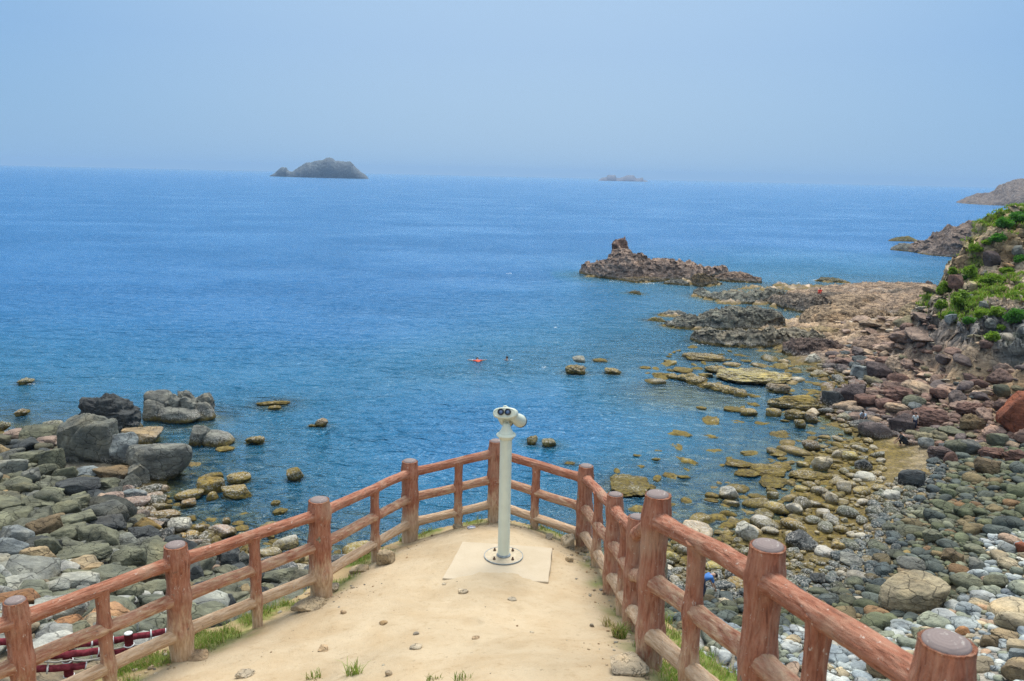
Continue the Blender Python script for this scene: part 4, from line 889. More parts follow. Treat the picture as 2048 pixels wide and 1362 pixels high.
link('terrace_ground', mk_mesh('terrace_ground', np.c_[X, Y, Z], grid_faces(len(gx), len(gy)), M_SAND, attrs={'col': gc}), None, 'sandy lookout terrace with grassy edges and steep sides', None, None, 'structure')
def gz(x, y): return float(terrace_z(x, y, True)[0][0])

# ------------------------------------------------------------------ the log fence of coloured concrete
def bark_mat():
    t = NT('painted_concrete_log'); tc = t.n('TexCoord').outputs['Object']; P = t.n('NewGeometry').outputs['Position']; dust = t.n('Attribute', attribute_name='dust').outputs['Fac']
    st = t.noise(t.vmul(tc, (1., 1., .14)), 55, 6, .65, .5); big = t.noise(P, 7, 4, .6); mid = t.noise(t.vmul(tc, (1., 1., .35)), 24, 5, .65); fl = t.noise(t.vmul(tc, (1., 1., .5)), 42, 4, .75)
    c = t.mix(t.map(big, .3, .7), (.30, .112, .066), (.41, .178, .112)); c = t.mix(t.map(st, .40, .70, 0, .6), c, (.52, .31, .22)); c = t.mix(t.map(st, .30, .45, .75, 0), c, (.15, .06, .04))
    dm = t.math('ADD', dust, t.math('MULTIPLY', t.math('SUBTRACT', mid, .5), 1.3)); dc = t.mix(t.map(st, .35, .65), (.50, .33, .20), (.70, .53, .36))
    c = t.mix(t.map(dm, .25, .85, 0, .92), c, dc)
    c = t.mix(t.map(fl, .63, .68, 0, .8), c, (.66, .58, .50)); c = t.mix(t.map(t.noise(P, 11, 4, .7), .64, .76, 0, .7), c, (.15, .115, .09)); c = t.mix(t.map(t.noise(P, 3.2, 3, .6), .5, .72, 0, .5), c, (.50, .36, .25))
    h = t.math('ADD', t.math('MULTIPLY', st, .7), t.math('ADD', t.math('MULTIPLY', mid, .35), t.math('MULTIPLY', fl, .12)))
    t.principled(c, .9, t.bump(h, 1., .026), .12); return t.m
def cap_mat():
    t = NT('weathered_log_end'); tc = t.n('TexCoord').outputs['Object']; w = t.n('TexWave', wave_type='RINGS', rings_direction='Z', i_Scale=22., i_Distortion=5., i_Detail=3.); t.set(w.inputs['Vector'], tc)
    n = t.noise(tc, 40, 4, .7); c = t.mix(w.outputs[1], (.222, .178, .168), (.238, .192, .18)); c = t.mix(t.map(n, .60, .68, 0, .7), c, (.45, .42, .38)); t.principled(c, .85, t.bump(w.outputs[1], .25, .004), .2); return t.m
M_BARK, M_CAP = bark_mat(), cap_mat(); M_KNOT = flat_mat('bare_concrete_knot', (.27, .235, .17), .9, .9, .1, var=.5, scale=60)
fence = link('log_fence', None, None, 'reddish-brown fence of rough concrete logs bounding the sandy lookout', 'fence', None, 'thing', tuple(PO['A']))
def log_mesh(name, L, r0, r1, dust0, dust1, seed, flare=(0, 0), bulges=(), bend=.0, n=44, foot=0.):
    m = max(24, int(L / .012)); t = np.linspace(0, 1, m); th = np.arange(n) * TAU / n; T, TH = np.meshgrid(t, th, indexing='xy')
    z = T * L; r = r0 + (r1 - r0) * T
    r = r * (1 + flare[0] * np.exp(-z / .055) + flare[1] * np.exp(-(L - z) / .055) + foot * np.exp(-z / .12))
    for (zb, aw) in bulges: r = r * (1 + aw * np.exp(-((z - zb) / .075) ** 2))
    q = np.c_[(np.cos(TH) * 1.5).ravel() + seed, (np.sin(TH) * 1.5).ravel(), (z * 1.6).ravel() + seed * 3.1]
    q2 = np.c_[(np.cos(TH) * 3.6).ravel() + seed, (np.sin(TH) * 3.6).ravel(), (z * 5.).ravel() + seed]
    dr = .065 * fbm(q, 3) + .055 * ridged(q2, 4); r = r.ravel() * (1 + dr * min(1., .095 / r0 + .25))
    cx = bend * np.sin(T * math.pi).ravel() + .010 * perlin(np.c_[(z * 1.8).ravel(), np.zeros(z.size) + seed, np.zeros(z.size)]); cy = .010 * perlin(np.c_[(z * 1.8).ravel(), np.zeros(z.size) + seed, np.ones(z.size) * 7])
    V = np.c_[np.cos(TH).ravel() * r + cx, np.sin(TH).ravel() * r + cy, z.ravel()]
    Fs = [list(f)[::-1] for f in grid_faces(n, m, True)]; Fs.append([i * m for i in range(n)][::-1]); Fs.append([i * m + m - 1 for i in range(n)])
    d = np.clip(dust0 + (dust1 - dust0) * T, 0, 1).ravel()
    return mk_mesh(name, V, Fs, M_BARK, attrs={'dust': d})
FB = Vector(PO['A'])
RAILH = {'L': (.86, .545, .235), 'R': (.855, .50, .185)}
def rail_pt(k, lev):
    side = 'L' if k[0] == 'L' else 'R'
    h = RAILH[side][lev] if k != 'A' else (RAILH['L'][lev] + RAILH['R'][lev]) / 2
    return Vector(PO[k]) + Vector((0, 0, h * HT[k]))
def add_post(k, i):
    base = Vector(PO[k]); sink = .16; L = HT[k] + sink; r = DI[k] / 2; lev = RAILH['R' if k[0] == 'R' else 'L']
    me = log_mesh('post', L, r * 1.02, r * .97, 1.25 if k[0] != 'R' else .75, -.35, 3.1 * i + 1, bulges=[(sink + h * HT[k], .16) for h in lev], foot=.10)
    o = link('post', me, fence, loc=base - FB - Vector((0, 0, sink)))
    V, Fs = lathe([(0, .012), (r * .5, .011), (r * .82, .006), (r * .90, -.006), (r * .9, -.03)], 40, False)
    rr = 1 + .05 * fbm(np.c_[V[:, 0] * 14 + i, V[:, 1] * 14, V[:, 2] * 0], 2); V[:, :2] *= rr[:, None]
    top = me.vertices; c = link('post_top', mk_mesh('post_top', V, Fs, M_CAP), o, loc=(0, 0, L + .004))
    return o
POSTO = {k: add_post(k, i) for i, k in enumerate(ORD) if k not in ('L0', 'R7')}
def dir_log(name, a, b, ra, rb, d0, d1, seed, flare=(.3, .3), bend=0.):
    v = b - a; me = log_mesh(name, v.length, ra, rb, d0, d1, seed, flare, (), bend)
    o = link(name, me, fence, loc=a - FB); o.rotation_mode = 'QUATERNION'; o.rotation_quaternion = v.to_track_quat('Z', 'Y'); return o
BAL = {('L1', 'L2'): .485, ('L2', 'L3'): .50, ('L3', 'L4'): .56, ('L4', 'A'): .56, ('A', 'R1'): .46, ('R1', 'R2'): .50, ('R2', 'R3'): .55, ('R4', 'R5'): .45, ('R5', 'R6'): .42}
for i in range(len(ORD) - 1):
    a, b = ORD[i], ORD[i + 1]; rr = .042 if (a + b).find('L') >= 0 else .042
    if a in ('R4', 'R5', 'R6', 'R3'): rr = .045
    for lev in range(3):
        pa, pb = rail_pt(a, lev), rail_pt(b, lev); dv = (pb - pa).normalized(); q = (b, a)
        dd = (-.2, .5, 1.0)[lev] if a[0] != 'R' and b[0] != 'R' or True else 0
        if (a, b) in BAL:
            t = BAL[(a, b)]; mid = pa.lerp(pb, t) + Vector((0, 0, random.uniform(.0, .03)))
            dir_log('rail', pa + dv * DI[a] * .25, pb - dv * DI[b] * .25, rr * 1.08, rr * 1.05, dd, dd, i * 9 + lev + 2, (.30, .30), random.uniform(-.012, .012))
        else:
            dir_log('rail', pa + dv * DI[a] * .25, pb - dv * DI[b] * .25, rr, rr, dd, dd, i * 9 + lev + 2, (.3, .3))
    if (a, b) in BAL:
        t = BAL[(a, b)]; g = Vector(PO[a]).lerp(Vector(PO[b]), t); top = rail_pt(a, 0).lerp(rail_pt(b, 0), t); g.z = min(g.z, gz(g.x, g.y)) - .12
        hs = [(rail_pt(a, l).lerp(rail_pt(b, l), t)).z - g.z for l in (1, 2)]
        me = log_mesh('baluster', top.z - g.z, rr * .98, rr * .95, 1.1, -.3, 50 + i, (0, .35), [(h, .28) for h in hs])
        link('baluster', me, fence, loc=g - FB)
def knot(k, h, az, w=.028, ht=.055):
    r = DI[k] / 2; V, Fc = ICO[3]; n = fbm(V * 2.1 + h * 9, 3); V = V * (1 + .35 * n)[:, None] * [w, .013, ht]
    me = mk_mesh('knot', V, Fc, M_KNOT); a = math.radians(az); o = link('knot', me, POSTO[k], loc=(math.sin(a) * r * .98, -math.cos(a) * r * .98, .16 + h)); o.rotation_euler = (0, 0, a)
knot('L3', .60, 8); knot('L3', .24, 30, .03, .06); knot('L2', .56, -8, .03, .055); knot('L2', .22, 62, .03, .05); knot('L4', .5, 75, .02, .10); knot('R1', .55, -72, .02, .10); knot('R5', .52, -75, .028, .10); knot('R4', .62, 66, .02, .07)
# a dark scar on the nearest top rail
# ------------------------------------------------------------------ coin viewer on its concrete pad
M_CREAM = flat_mat('cream_enamel', (.66, .70, .57), .38, .0, .5, var=.05, scale=8); M_STEEL = flat_mat('galvanised_steel', (.27, .31, .33), .6, .2, .4, .1, var=.2, scale=25)
M_DARK = flat_mat('black_rubber', (.02, .022, .028), .45); M_BOLT = flat_mat('rusty_bolt', (.12, .07, .045), .7, .4)
def glass_mat():
    t = NT('coated_lens'); lw = t.n('LayerWeight'); lw.inputs[0].default_value = .35; c = t.mix(lw.outputs[1], (.03, .09, .22), (.012, .014, .03)); p = t.principled(c, .04, None, .9); p.inputs['Coat Weight'].default_value = 1.; return t.m
M_LENS = glass_mat()
def pad_mat():
    t = NT('dusty_concrete'); P = t.n('NewGeometry').outputs['Position']; a = t.noise(P, 3, 5, .6); b = t.noise(P, 45, 4, .7)
    c = t.mix(t.map(a, .3, .7), (.475, .39, .275), (.53, .445, .325)); c = t.mix(t.map(b, .6, .72, 0, .35), c, (.36, .29, .2)); t.principled(c, .9, t.bump(b, .35, .01), .15); return t.m
ex, ey, ez = Vector((1, 0, 0)), Vector((0, 1, 0)), Vector((0, 0, 1))
corners = [at_z(926, 1079, 16.40), at_z(1106, 1092, 16.40), at_z(1097, 1160, 16.40), at_z(886, 1152, 16.40)]
padc = Vector(np.mean([list(c) for c in corners], axis=0)); SCV = Vector((SC[0], SC[1], 0))
def prism(name, pts, z0, z1, mat, parent, loc, n=10, bev=.006, wob=.004):
    bm = bmesh.new(); lo = [bm.verts.new((p[0], p[1], z0)) for p in pts]; hi = [bm.verts.new((p[0], p[1], z1)) for p in pts]; k = len(pts)
    bm.faces.new(hi); bm.faces.new(lo[::-1])
    for i in range(k): bm.faces.new((lo[i], lo[(i + 1) % k], hi[(i + 1) % k], hi[i]))
    bmesh.ops.recalc_face_normals(bm, faces=bm.faces); me = bpy.data.meshes.new(name); bm.to_mesh(me); bm.free(); me.materials.append(mat)
    o = link(name, me, parent, loc=loc); add_bevel(o, bev, 2); return o
outl = []
for i in range(4):
    a, b = Vector(corners[i]), Vector(corners[(i + 1) % 4])
    for j in range(14):
        p = a.lerp(b, j / 14); w = .012 * float(perlin(np.array([[p.x * 3, p.y * 3, 1.]]))[0]); outl.append((p.x - padc.x + w, p.y - padc.y + w))
pz = max(gz(padc.x, padc.y), 16.30); pad = prism('concrete_pad', outl, -.25, .0, pad_mat(), None, (padc.x, padc.y, 0)); PADZ = SC[2] + .022; pad.location.z = PADZ
pad['label'] = 'dusty flat concrete slab under the binocular viewer'; pad['category'] = 'concrete slab'; pad['kind'] = 'thing'
view = link('binocular_viewer', None, None, 'cream coin-style binocular viewer on a pole facing the sea', 'viewer', None, 'thing', (SC[0], SC[1], PADZ))
def lpart(name, prof, mat, parent, loc=(0, 0, 0), n=40, rot=None, cap=True):
    V, Fs = lathe(prof, n, cap); o = link(name, mk_mesh(name, V, Fs, mat), parent, loc=loc)
    if rot: o.rotation_euler = rot
    e = o.modifiers.new('split', 'EDGE_SPLIT'); e.split_angle = .7
    return o
TOP = 1.21
bp = lpart('base_plate', [(.185, 0), (.187, .004), (.187, .010), (.180, .013), (.062, .013)], flat_mat('dusty_plate', (.50, .42, .30), .8, .2, .2), view, n=64)
lpart('plate_rim', [(.1835, .003), (.1895, .003), (.1895, .0145), (.1835, .0145), (.1835, .003)], M_STEEL, bp, n=64, cap=False)
for k in range(4):
    a = math.radians(40 + 90 * k + 5); b_ = lpart('bolt', [(.0, .0), (.014, .0), (.014, .012), (.008, .013), (.008, .03), (.0, .031)], M_BOLT, bp, loc=(math.cos(a) * .125, math.sin(a) * .135, .012), n=6)
pole = lpart('pole', [(.066, .012), (.060, .018), (.0570, .024), (.0570, TOP)], M_CREAM, view)
lpart('weld_collar', [(.068, .0), (.070, .008), (.061, .020), (.0565, .021)], M_STEEL, pole, loc=(0, 0, .012), cap=False)
lpart('collar', [(.0575, -.022), (.066, -.015), (.072, -.004), (.088, .010), (.094, .018), (.092, .026), (.084, .033), (.070, .036), (.068, .046), (.063, .052), (.050, .075), (.038, .105), (.030, .128), (.022, .134)], M_CREAM, view, loc=(0, 0, TOP))
HM = Matrix.Translation((0, 0, TOP + .222)) @ Matrix.Rotation(math.radians(-19), 4, 'Z') @ Matrix.Rotation(math.radians(-25), 4, 'X') @ Matrix.Rotation(math.radians(-6), 4, 'Y') @ Matrix.Scale(1.1, 4)
def hpart(name, V, Fs, mat, parent, M=HM, smooth_=True, split=.7):
    V = np.asarray(V, float); R3 = np.array(M.to_3x3()); V = V @ R3.T + np.array(M.translation); o = link(name, mk_mesh(name, V, Fs, mat, smooth_), parent)
    e = o.modifiers.new('split', 'EDGE_SPLIT'); e.split_angle = split; return o
def stadium(w, h, n=24, p=2.6, ztop=None):
    th = np.arange(n * 2) * TAU / (n * 2); c, s = np.cos(th), np.sin(th)
    return np.c_[np.sign(c) * np.abs(c) ** (2 / p) * w / 2, np.sign(s) * np.abs(s) ** (2 / p) * h / 2]
def loft(secs):
    n = len(secs[0][1]); V = np.concatenate([np.c_[s[:, 0], np.full(n, y), s[:, 1]] for y, s in secs]); m = len(secs); Fs = []
    for j in range(m - 1):
        for i in range(n): Fs.append([j * n + i, j * n + (i + 1) % n, (j + 1) * n + (i + 1) % n, (j + 1) * n + i])
    Fs.append(list(range(n))[::-1]); Fs.append([(m - 1) * n + i for i in range(n)]); return V, Fs
st = lambda w, h, dz=0: stadium(w, h) + [0, dz]
V1, F1 = loft([(-.060, st(.178, .070)), (-.064, st(.186, .078)), (-.058, st(.206, .094)), (-.040, st(.218, .100)), (-.015, st(.216, .098)), (.0, st(.205, .090))])
hull = hpart('housing', *join([(V1, F1), loft([(-.012, st(.19, .085)), (.06, st(.17, .080, -.006)), (.10, st(.14, .06, -.008))])]), M_CREAM, view)
th = np.arange(24) * TAU / 24; bmpp = np.c_[np.cos(th) * .022, np.sin(th) * .022]
hpart('sight_rib', *loft([(-.058, bmpp * .8 + [0, .044]), (-.052, bmpp + [0, .044]), (.03, bmpp + [0, .042]), (.05, bmpp * .7 + [0, .036])]), M_CREAM, view)
for s_ in (-1, 1):
    circ = lambda r: np.c_[np.cos(th) * r, np.sin(th) * r]
    cx_ = .055 * s_
    secs = [(-.005, circ(.038) + [cx_ * .9, -.012]), (.06, circ(.043) + [cx_, -.018]), (.12, circ(.050) + [cx_ * 1.06, -.022]), (.155, circ(.056) + [cx_ * 1.08, -.024]), (.20, circ(.057) + [cx_ * 1.08, -.024]), (.214, circ(.055) + [cx_ * 1.08, -.024])]
    br = hpart('barrel', *loft(secs), M_CREAM, view)
    ring = hpart('lens_rim', *loft([(.2145, circ(.055) + [cx_ * 1.08, -.024]), (.216, circ(.0565) + [cx_ * 1.08, -.024]), (.232, circ(.0565) + [cx_ * 1.08, -.024]), (.234, circ(.050) + [cx_ * 1.08, -.024])]), M_DARK, br)
    e0 = cx_ * .56
    ep = hpart('eyepiece', *loft([(-.062, circ(.0275) + [e0, .006]), (-.074, circ(.0275) + [e0, .006]), (-.078, circ(.0255) + [e0, .006]), (-.078, circ(.020) + [e0, .006]), (-.070, circ(.0185) + [e0, .006])]), M_DARK, view)
    hpart('lens', *loft([(-.0705, circ(.0182) + [e0, .006]), (-.0735, circ(.014) + [e0, .006]), (-.0752, circ(.006) + [e0, .006])]), M_LENS, ep)
V, Fs = join([lathe([(.017, 0), (.017, .10), (.012, .104)], 20)])
yk = link('yoke', mk_mesh('yoke', V, Fs, M_CREAM), view, loc=(.002, .02, TOP + .12))
cube = lambda x0, x1, y0, y1, z0, z1: ([(x, y, z) for z in (z0, z1) for y in (y0, y1) for x in (x0, x1)], [[0, 2, 3, 1], [4, 5, 7, 6], [0, 1, 5, 4], [2, 6, 7, 3], [0, 4, 6, 2], [1, 3, 7, 5]])
V, Fs = join([cube(-.020, -.011, -.018, .018, 0, .07), cube(.011, .020, -.018, .018, 0, .07)])
fk = link('fork', mk_mesh('fork', V, Fs, M_CREAM, False), view, loc=(.002, .012, TOP + .125)); add_bevel(fk, .003)

# ------------------------------------------------------------------ stones and litter on the terrace
M_FLINT = rock_mat('terrace_stone', 'object', shoreline=False, sc_=5.)
TER = """
752 788 1096 1130|S|tn|flat angular slab stone against the left fence between its third and fourth posts
700 732 1128 1146|S|tn|flat pale stone in front of the low rail right of the third post
652 675 1165 1185|A|gy|grey stone at the foot of the third post
1123 1150 1064 1096|A|cr|upright pale rock beside the first post right of the viewer
1092 1106 1066 1079|A|gy|small grey stone left of the upright pale rock
1132 1148 1110 1124|R|tn|rounded tan stone below the upright pale rock
1167 1183 1110 1121|R|gy|grey pebble at the foot of the first right post
1226 1300 1306 1352|S|cr|large flat pale stone under the tall middle post
1222 1250 1168 1186|A|og|orange-tan stone between two right-hand balusters
916 936 1175 1188|R|cr|biggest loose pale pebble on the sand below the slab
758 774 1240 1250|R|og|orange flat pebble on the open sand
826 838 1262 1270|R|gy|round grey pebble lower left of the sand
820 842 1288 1299|R|gy|flat grey pebble lowest on the open sand
636 655 1290 1303|S|br|brown sliver of stone at the lower left of the sand
1016 1032 1195 1202|R|gy|small pebble right of the biggest pale one
1060 1068 1262 1266|R|gy|tiny pebble in the lower right of the sand
944 958 1274 1279|R|br|brown chip of stone low in the middle of the sand
680 692 1220 1228|R|br|small dark pebble near the left edge of the sand
1180 1188 1246 1254|R|gy|small grey pebble near the right edge of the sand
770 783 1340 1352|A|gy|little stone near the bottom edge of the sand
884 892 1165 1170|R|gy|tiny grey pebble left of the biggest pale one
1150 1180 1098 1104|R|br|thin brown stone between the slab and the right fence
470 500 1340 1356|A|gy|stone in the lower left verge of the path
586 640 1200 1222|S|tn|flat stone at the verge left of the third post
372 408 1310 1322|S|br|thin brown stone at the verge right of the second post
905 925 1045 1056|A|tn|tan stone at the foot of the fence left of the apex post
"""
def ter_hit(px, py):
    z = 16.5
    for k in range(25):
        q = at_z(px, py, z); z = .6 * z + .4 * gz(q[0], q[1])
    return at_z(px, py, z)
for ln in TER.strip().splitlines():
    a, kk, cc_, lb = ln.split('|'); x0, x1, y0, y1 = [float(v) for v in a.split()]; q = ter_hit((x0 + x1) / 2, y1); s = np.linalg.norm(q - CAM); W = (x1 - x0) * s / F; dep = math.asin((CZ - q[2]) / s)
    D = W * .95; H = max(((y1 - y0) * s / F - .85 * D * math.sin(dep)) / math.cos(dep), .16 * W); Ht = H * 1.5
    big = W > .06; v, f = rock_shape(int(x0) + 5, kk.strip(), 5 if big else 3, (1, .9, .7))
    o = link('stone' if big else 'pebble', mk_mesh('stone', v, f, M_FLINT), None, lb.strip(), 'stone' if big else 'pebble', None, 'thing', (q[0], q[1] + D * .4, q[2] + H - Ht / 2)); o.scale = (W / 2, D / 2, Ht / 2); o.rotation_euler.z = random.uniform(-.3, .3)
    o.color = (*{'gy': (.43, .37, .28), 'tn': (.48, .38, .25), 'cr': (.56, .47, .34), 'og': (.48, .32, .16), 'br': (.41, .30, .19)}[cc_.strip()], 1)
# gravel crumbs, too many and too small to count
r = np.random.default_rng(5); Vs, Fs_, Cs, off = [], [], [], 0
cx = r.uniform(-3.2, 2.6, 26000) ; cy = r.uniform(1.6, 9.2, 26000); dz, dd, ww = terrace_z(cx, cy); clump = fbm(np.c_[cx * 1.2, cy * 1.2, cx * 0 + 2], 3)
edge = smooth(-.55, -.05, dd); pr = .012 + .55 * edge * smooth(-.15, .4, clump); keep = (r.random(26000) < pr) & (dd < .35)
LOWP = [rock_shape(500 + i, 'A', 2, (1, .8, .6)) for i in range(6)]
for x, y, z, e in zip(cx[keep], cy[keep], dz[keep], edge[keep]):
    v, f = LOWP[r.integers(6)]
    s = (.003 + .010 * r.random() ** 4) * (1 + .9 * e); a = r.uniform(0, TAU); w = v * [s, s * .8, s * .6]
    w = np.c_[w[:, 0] * math.cos(a) - w[:, 1] * math.sin(a), w[:, 0] * math.sin(a) + w[:, 1] * math.cos(a), w[:, 2]] + [x, y, z + s * .15]
    Vs.append(w); Fs_.append(f + off); off += len(w); Cs.append(np.tile(np.array([(.46, .36, .23), (.56, .47, .34), (.36, .34, .28), (.34, .23, .13)][r.integers(4)]) * r.uniform(.7, 1.1), (len(w), 1)))
link('gravel', mk_mesh('gravel', np.concatenate(Vs), np.concatenate(Fs_), rock_mat('gravel_stone', 'attr', shoreline=False, sc_=6.), attrs={'col': np.concatenate(Cs)}), None, 'stone crumbs strewn over the sand and along the fence', 'gravel', None, 'stuff')

# ------------------------------------------------------------------ grass
def leaf_mat(name, c0, c1, tr=.35):
    t = NT(name); P = t.n('NewGeometry').outputs['Position']; n = t.noise(P, 9, 4, .7); n2 = t.noise(P, 1.1, 3); c = t.mix(t.map(n, .3, .7), c0, c1); c = t.mix(t.map(n2, .4, .7, 0, .5), c, tuple(k * .6 for k in c0))
    p = t.n('BsdfPrincipled'); t.set(p.inputs['Base Color'], c); p.inputs['Roughness'].default_value = .6; p.inputs['Specular IOR Level'].default_value = .25
    l = t.n('BsdfTranslucent'); t.set(l.inputs[0], t.mix(1., c, (1.2, 1.3, .8), 'MULTIPLY')); m = t.n('MixShader'); m.inputs[0].default_value = tr; t.set(m.inputs[1], p.outputs[0]); t.set(m.inputs[2], l.outputs[0]); t.t.links.new(m.outputs[0], t.out.inputs[0]); return t.m
M_GRASS = leaf_mat('green_grass', (.14, .23, .03), (.28, .36, .08)); M_DRY = leaf_mat('dry_grass', (.34, .27, .11), (.50, .42, .2), .25)
def blades(P, n_each, h, spread, seed, lean=.5, dryp=.2, wid=.0035):
    r = np.random.default_rng(seed); P = np.repeat(P, n_each, 0); n = len(P); a = r.uniform(0, TAU, n); d = spread * np.sqrt(r.random(n)); b = P + np.c_[np.cos(a) * d, np.sin(a) * d, -.008 * np.ones(n)]
    hh = h * r.uniform(.45, 1.15, n); az = r.uniform(0, TAU, n); ln = lean * r.uniform(.2, 1.3, n) * hh; dx = np.c_[np.cos(az), np.sin(az), np.zeros(n)]; sd = np.c_[-np.sin(az), np.cos(az), np.zeros(n)] * (wid * r.uniform(.7, 1.4, n))[:, None]
    up = np.c_[np.zeros((n, 2)), hh]; p1 = b + up * .5 + dx * (ln * .22)[:, None]; p2 = b + up * .88 + dx * (ln * .65)[:, None]; p3 = b + up * 1. + dx * ln[:, None]
    V = np.stack([b - sd, b + sd, p1 - sd * .85, p1 + sd * .85, p2 - sd * .5, p2 + sd * .5, p3], 1).reshape(-1, 3); o = np.arange(n)[:, None] * 7
    Q = np.concatenate([o + [0, 1, 3, 2], o + [2, 3, 5, 4]]); T = o + [4, 5, 6]; Fs = Q.tolist() + T.tolist(); dry = (r.random(n) < dryp).astype(int); mi = np.concatenate([dry, dry, dry])
    return V, Fs, mi
r = np.random.default_rng(21); N = 90000; cx = r.uniform(-4.6, 3.4, N); cy = r.uniform(1.5, 10, N); z, d, w = terrace_z(cx, cy)
dens = smooth(-.10, .12, d) * (1 - smooth(.5, 1.1, d - w)); cl = fbm(np.c_[cx * 2.3, cy * 2.3, cx * 0 + 3], 4) + .12
dens = dens * smooth(-.05, .3, cl) * np.where((cy > 7.6), .55, 1.) * np.where((cx > .4) & (cy > 4.6), .5, 1.)
keep = (r.random(N) < dens * .6); Pg = np.c_[cx[keep], cy[keep], z[keep]]
print('tufts', len(Pg))
V, Fs, mi = blades(Pg, 8, .062, .04, 3, .8, .36, .0024)
link('verge_grass', mk_mesh('verge_grass', V, Fs, attrs=None, mats=[M_GRASS, M_DRY], midx=mi), None, 'short green and straw-coloured grass along the terrace edges', 'grass', None, 'stuff')
def tuft(px, py, n, h, lab, dryp=.3):
    q = ter_hit(px, py); V, Fs, mi = blades(np.zeros((1, 3)), n, h, .05, int(px), .8, dryp, .0028); link('grass_tuft', mk_mesh('grass_tuft', V, Fs, mats=[M_GRASS, M_DRY], midx=mi), None, lab, 'grass tuft', None, 'thing', tuple(q))
tuft(706, 1350, 70, .10, 'small green grass tuft alone on the sand near the bottom edge', .1); tuft(628, 1358, 50, .06, 'thin grass tuft at the bottom edge left of the taller one', .3); tuft(868, 1360, 40, .04, 'flat sparse grass tuft at the bottom edge in the middle of the path', .4)
tuft(925, 1360, 40, .05, 'grass seedlings at the bottom edge right of the middle', .4); tuft(1238, 1275, 240, .10, 'bushy half-dry grass tuft left of the tall middle post', .55); tuft(1216, 1250, 60, .07, 'dry grass wisp beside the sand at the right fence', .8); tuft(1250, 1205, 80, .08, 'green grass tuft between the right-hand balusters', .2)
tuft(700, 1080, 140, .09, 'clump of grass and weeds at the foot of the fourth left post', .35); tuft(808, 1082, 90, .09, 'dry weeds just left of the fourth left post', .5)
# ------------------------------------------------------------------ burgundy rope fences on the path below
M_MAR = flat_mat('burgundy_paint', (.17, .032, .042), .75, .4, .02, var=.4, scale=9); M_WHT = flat_mat('white_paint', (.62, .63, .62), .7, .3, .01, var=.15, scale=40); M_ROPE = flat_mat('old_rope', (.33, .31, .27), .95, .8, .02, var=.35, scale=90)
SR = [float(np.linalg.norm(q - CAM)) for q in RED]
def red_fence(label, posts, rails, rings, drops, ropes, s0):
    root = link('rope_fence', None, None, label, 'fence', None, 'thing', tuple(RED[posts[0]])); B0 = Vector(RED[posts[0]])
    def pp(x, y, ds=0.): return Vector(at_s(x, y, s0 + ds)) - B0
    for k in posts:
        g = Vector(RED[k]) - B0; P = [g + Vector((0, 0, z)) for z in (-1.2, 0, .5, 1.05)]; V, Fs = tube_pts(P, [.12, .115, .112, .11], 20)
        o = link('post', mk_mesh('post', V - np.array(g), Fs, M_MAR), root, loc=g); V, Fs = lathe([(.085, 0), (.108, .001), (.108, .018), (.09, .03), (.02, .034)], 24); link('post_top', mk_mesh('post_top', V, Fs, M_WHT), o, loc=(0, 0, 1.048))
        for h in (.30, .72): V, Fs = tube_pts([(math.cos(a) * .118, math.sin(a) * .118, h + .01 * math.sin(a)) for a in np.linspace(0, TAU, 25)], .018, 6, False); link('band', mk_mesh('band', V, Fs, M_WHT), o)
    for pl in rails:
        P = [pp(*p) for p in pl]; P2 = []
        for a, b in zip(P[:-1], P[1:]):
            for t in np.linspace(0, 1, 8)[:-1]: P2.append(a.lerp(b, t) + Vector((0, 0, .01 * math.sin(t * 9))))
        P2.append(P[-1]); V, Fs = tube_pts(P2, .085, 14); rl = link('rail', mk_mesh('rail', V, Fs, M_MAR), root)
        for e, d in ((P2[0], P2[0] - P2[1]), (P2[-1], P2[-1] - P2[-2])):
            d = Vector(d).normalized(); V, Fs = tube_pts([Vector(e) + d * .001, Vector(e) + d * .03], .092, 14); link('end_cap', mk_mesh('end_cap', V, Fs, M_WHT), rl)
    for (x, y, dx, dy) in rings:
        c = pp(x, y); ax = (pp(x + dx, y + dy) - c).normalized(); n1 = ax.cross(Vector((0, 0, 1))).normalized(); n2 = ax.cross(n1)
        V, Fs = tube_pts([c + n1 * (.105 * math.cos(a)) + n2 * (.105 * math.sin(a)) for a in np.linspace(0, TAU, 21)], .022, 6, False); link('rope_ring', mk_mesh('rope_ring', V, Fs, M_WHT), root)
    for pl in drops + ropes:
        P = [pp(*p, -.12) for p in pl]; P2 = [a.lerp(b, t) - Vector((0, 0, .05 * math.sin(t * math.pi))) for a, b in zip(P[:-1], P[1:]) for t in np.linspace(0, 1, 9)]; P2 = [p + Vector((.006 * math.sin(i * 1.7), 0, .008 * math.cos(i * 2.1))) for i, p in enumerate(P2)]
        V, Fs = tube_pts(P2, .022 if pl in ropes else .014, 7); link('rope', mk_mesh('rope', V, Fs, M_ROPE), root)
    return root
red_fence('burgundy rope fence on the path below, behind the baluster and second post', [0], [[(150, 1290), (210, 1283), (262, 1275), (330, 1263)], [(196, 1308), (262, 1301), (345, 1288), (432, 1270)], [(232, 1329), (262, 1323), (350, 1303)]],
    [(184, 1287, 5, -.6), (226, 1281, 5, -.8), (302, 1268, 5, -.9), (303, 1314, 5, -1.2), (414, 1274, 5, -1.), (183, 1308, 5, -.5)], [[(184, 1290), (184, 1306)], [(226, 1284), (225, 1304)], [(302, 1271), (303, 1312)]], [[(150, 1299), (190, 1298), (262, 1291), (345, 1275), (440, 1260)], [(150, 1318), (230, 1315), (300, 1303), (380, 1302)]], SR[0])
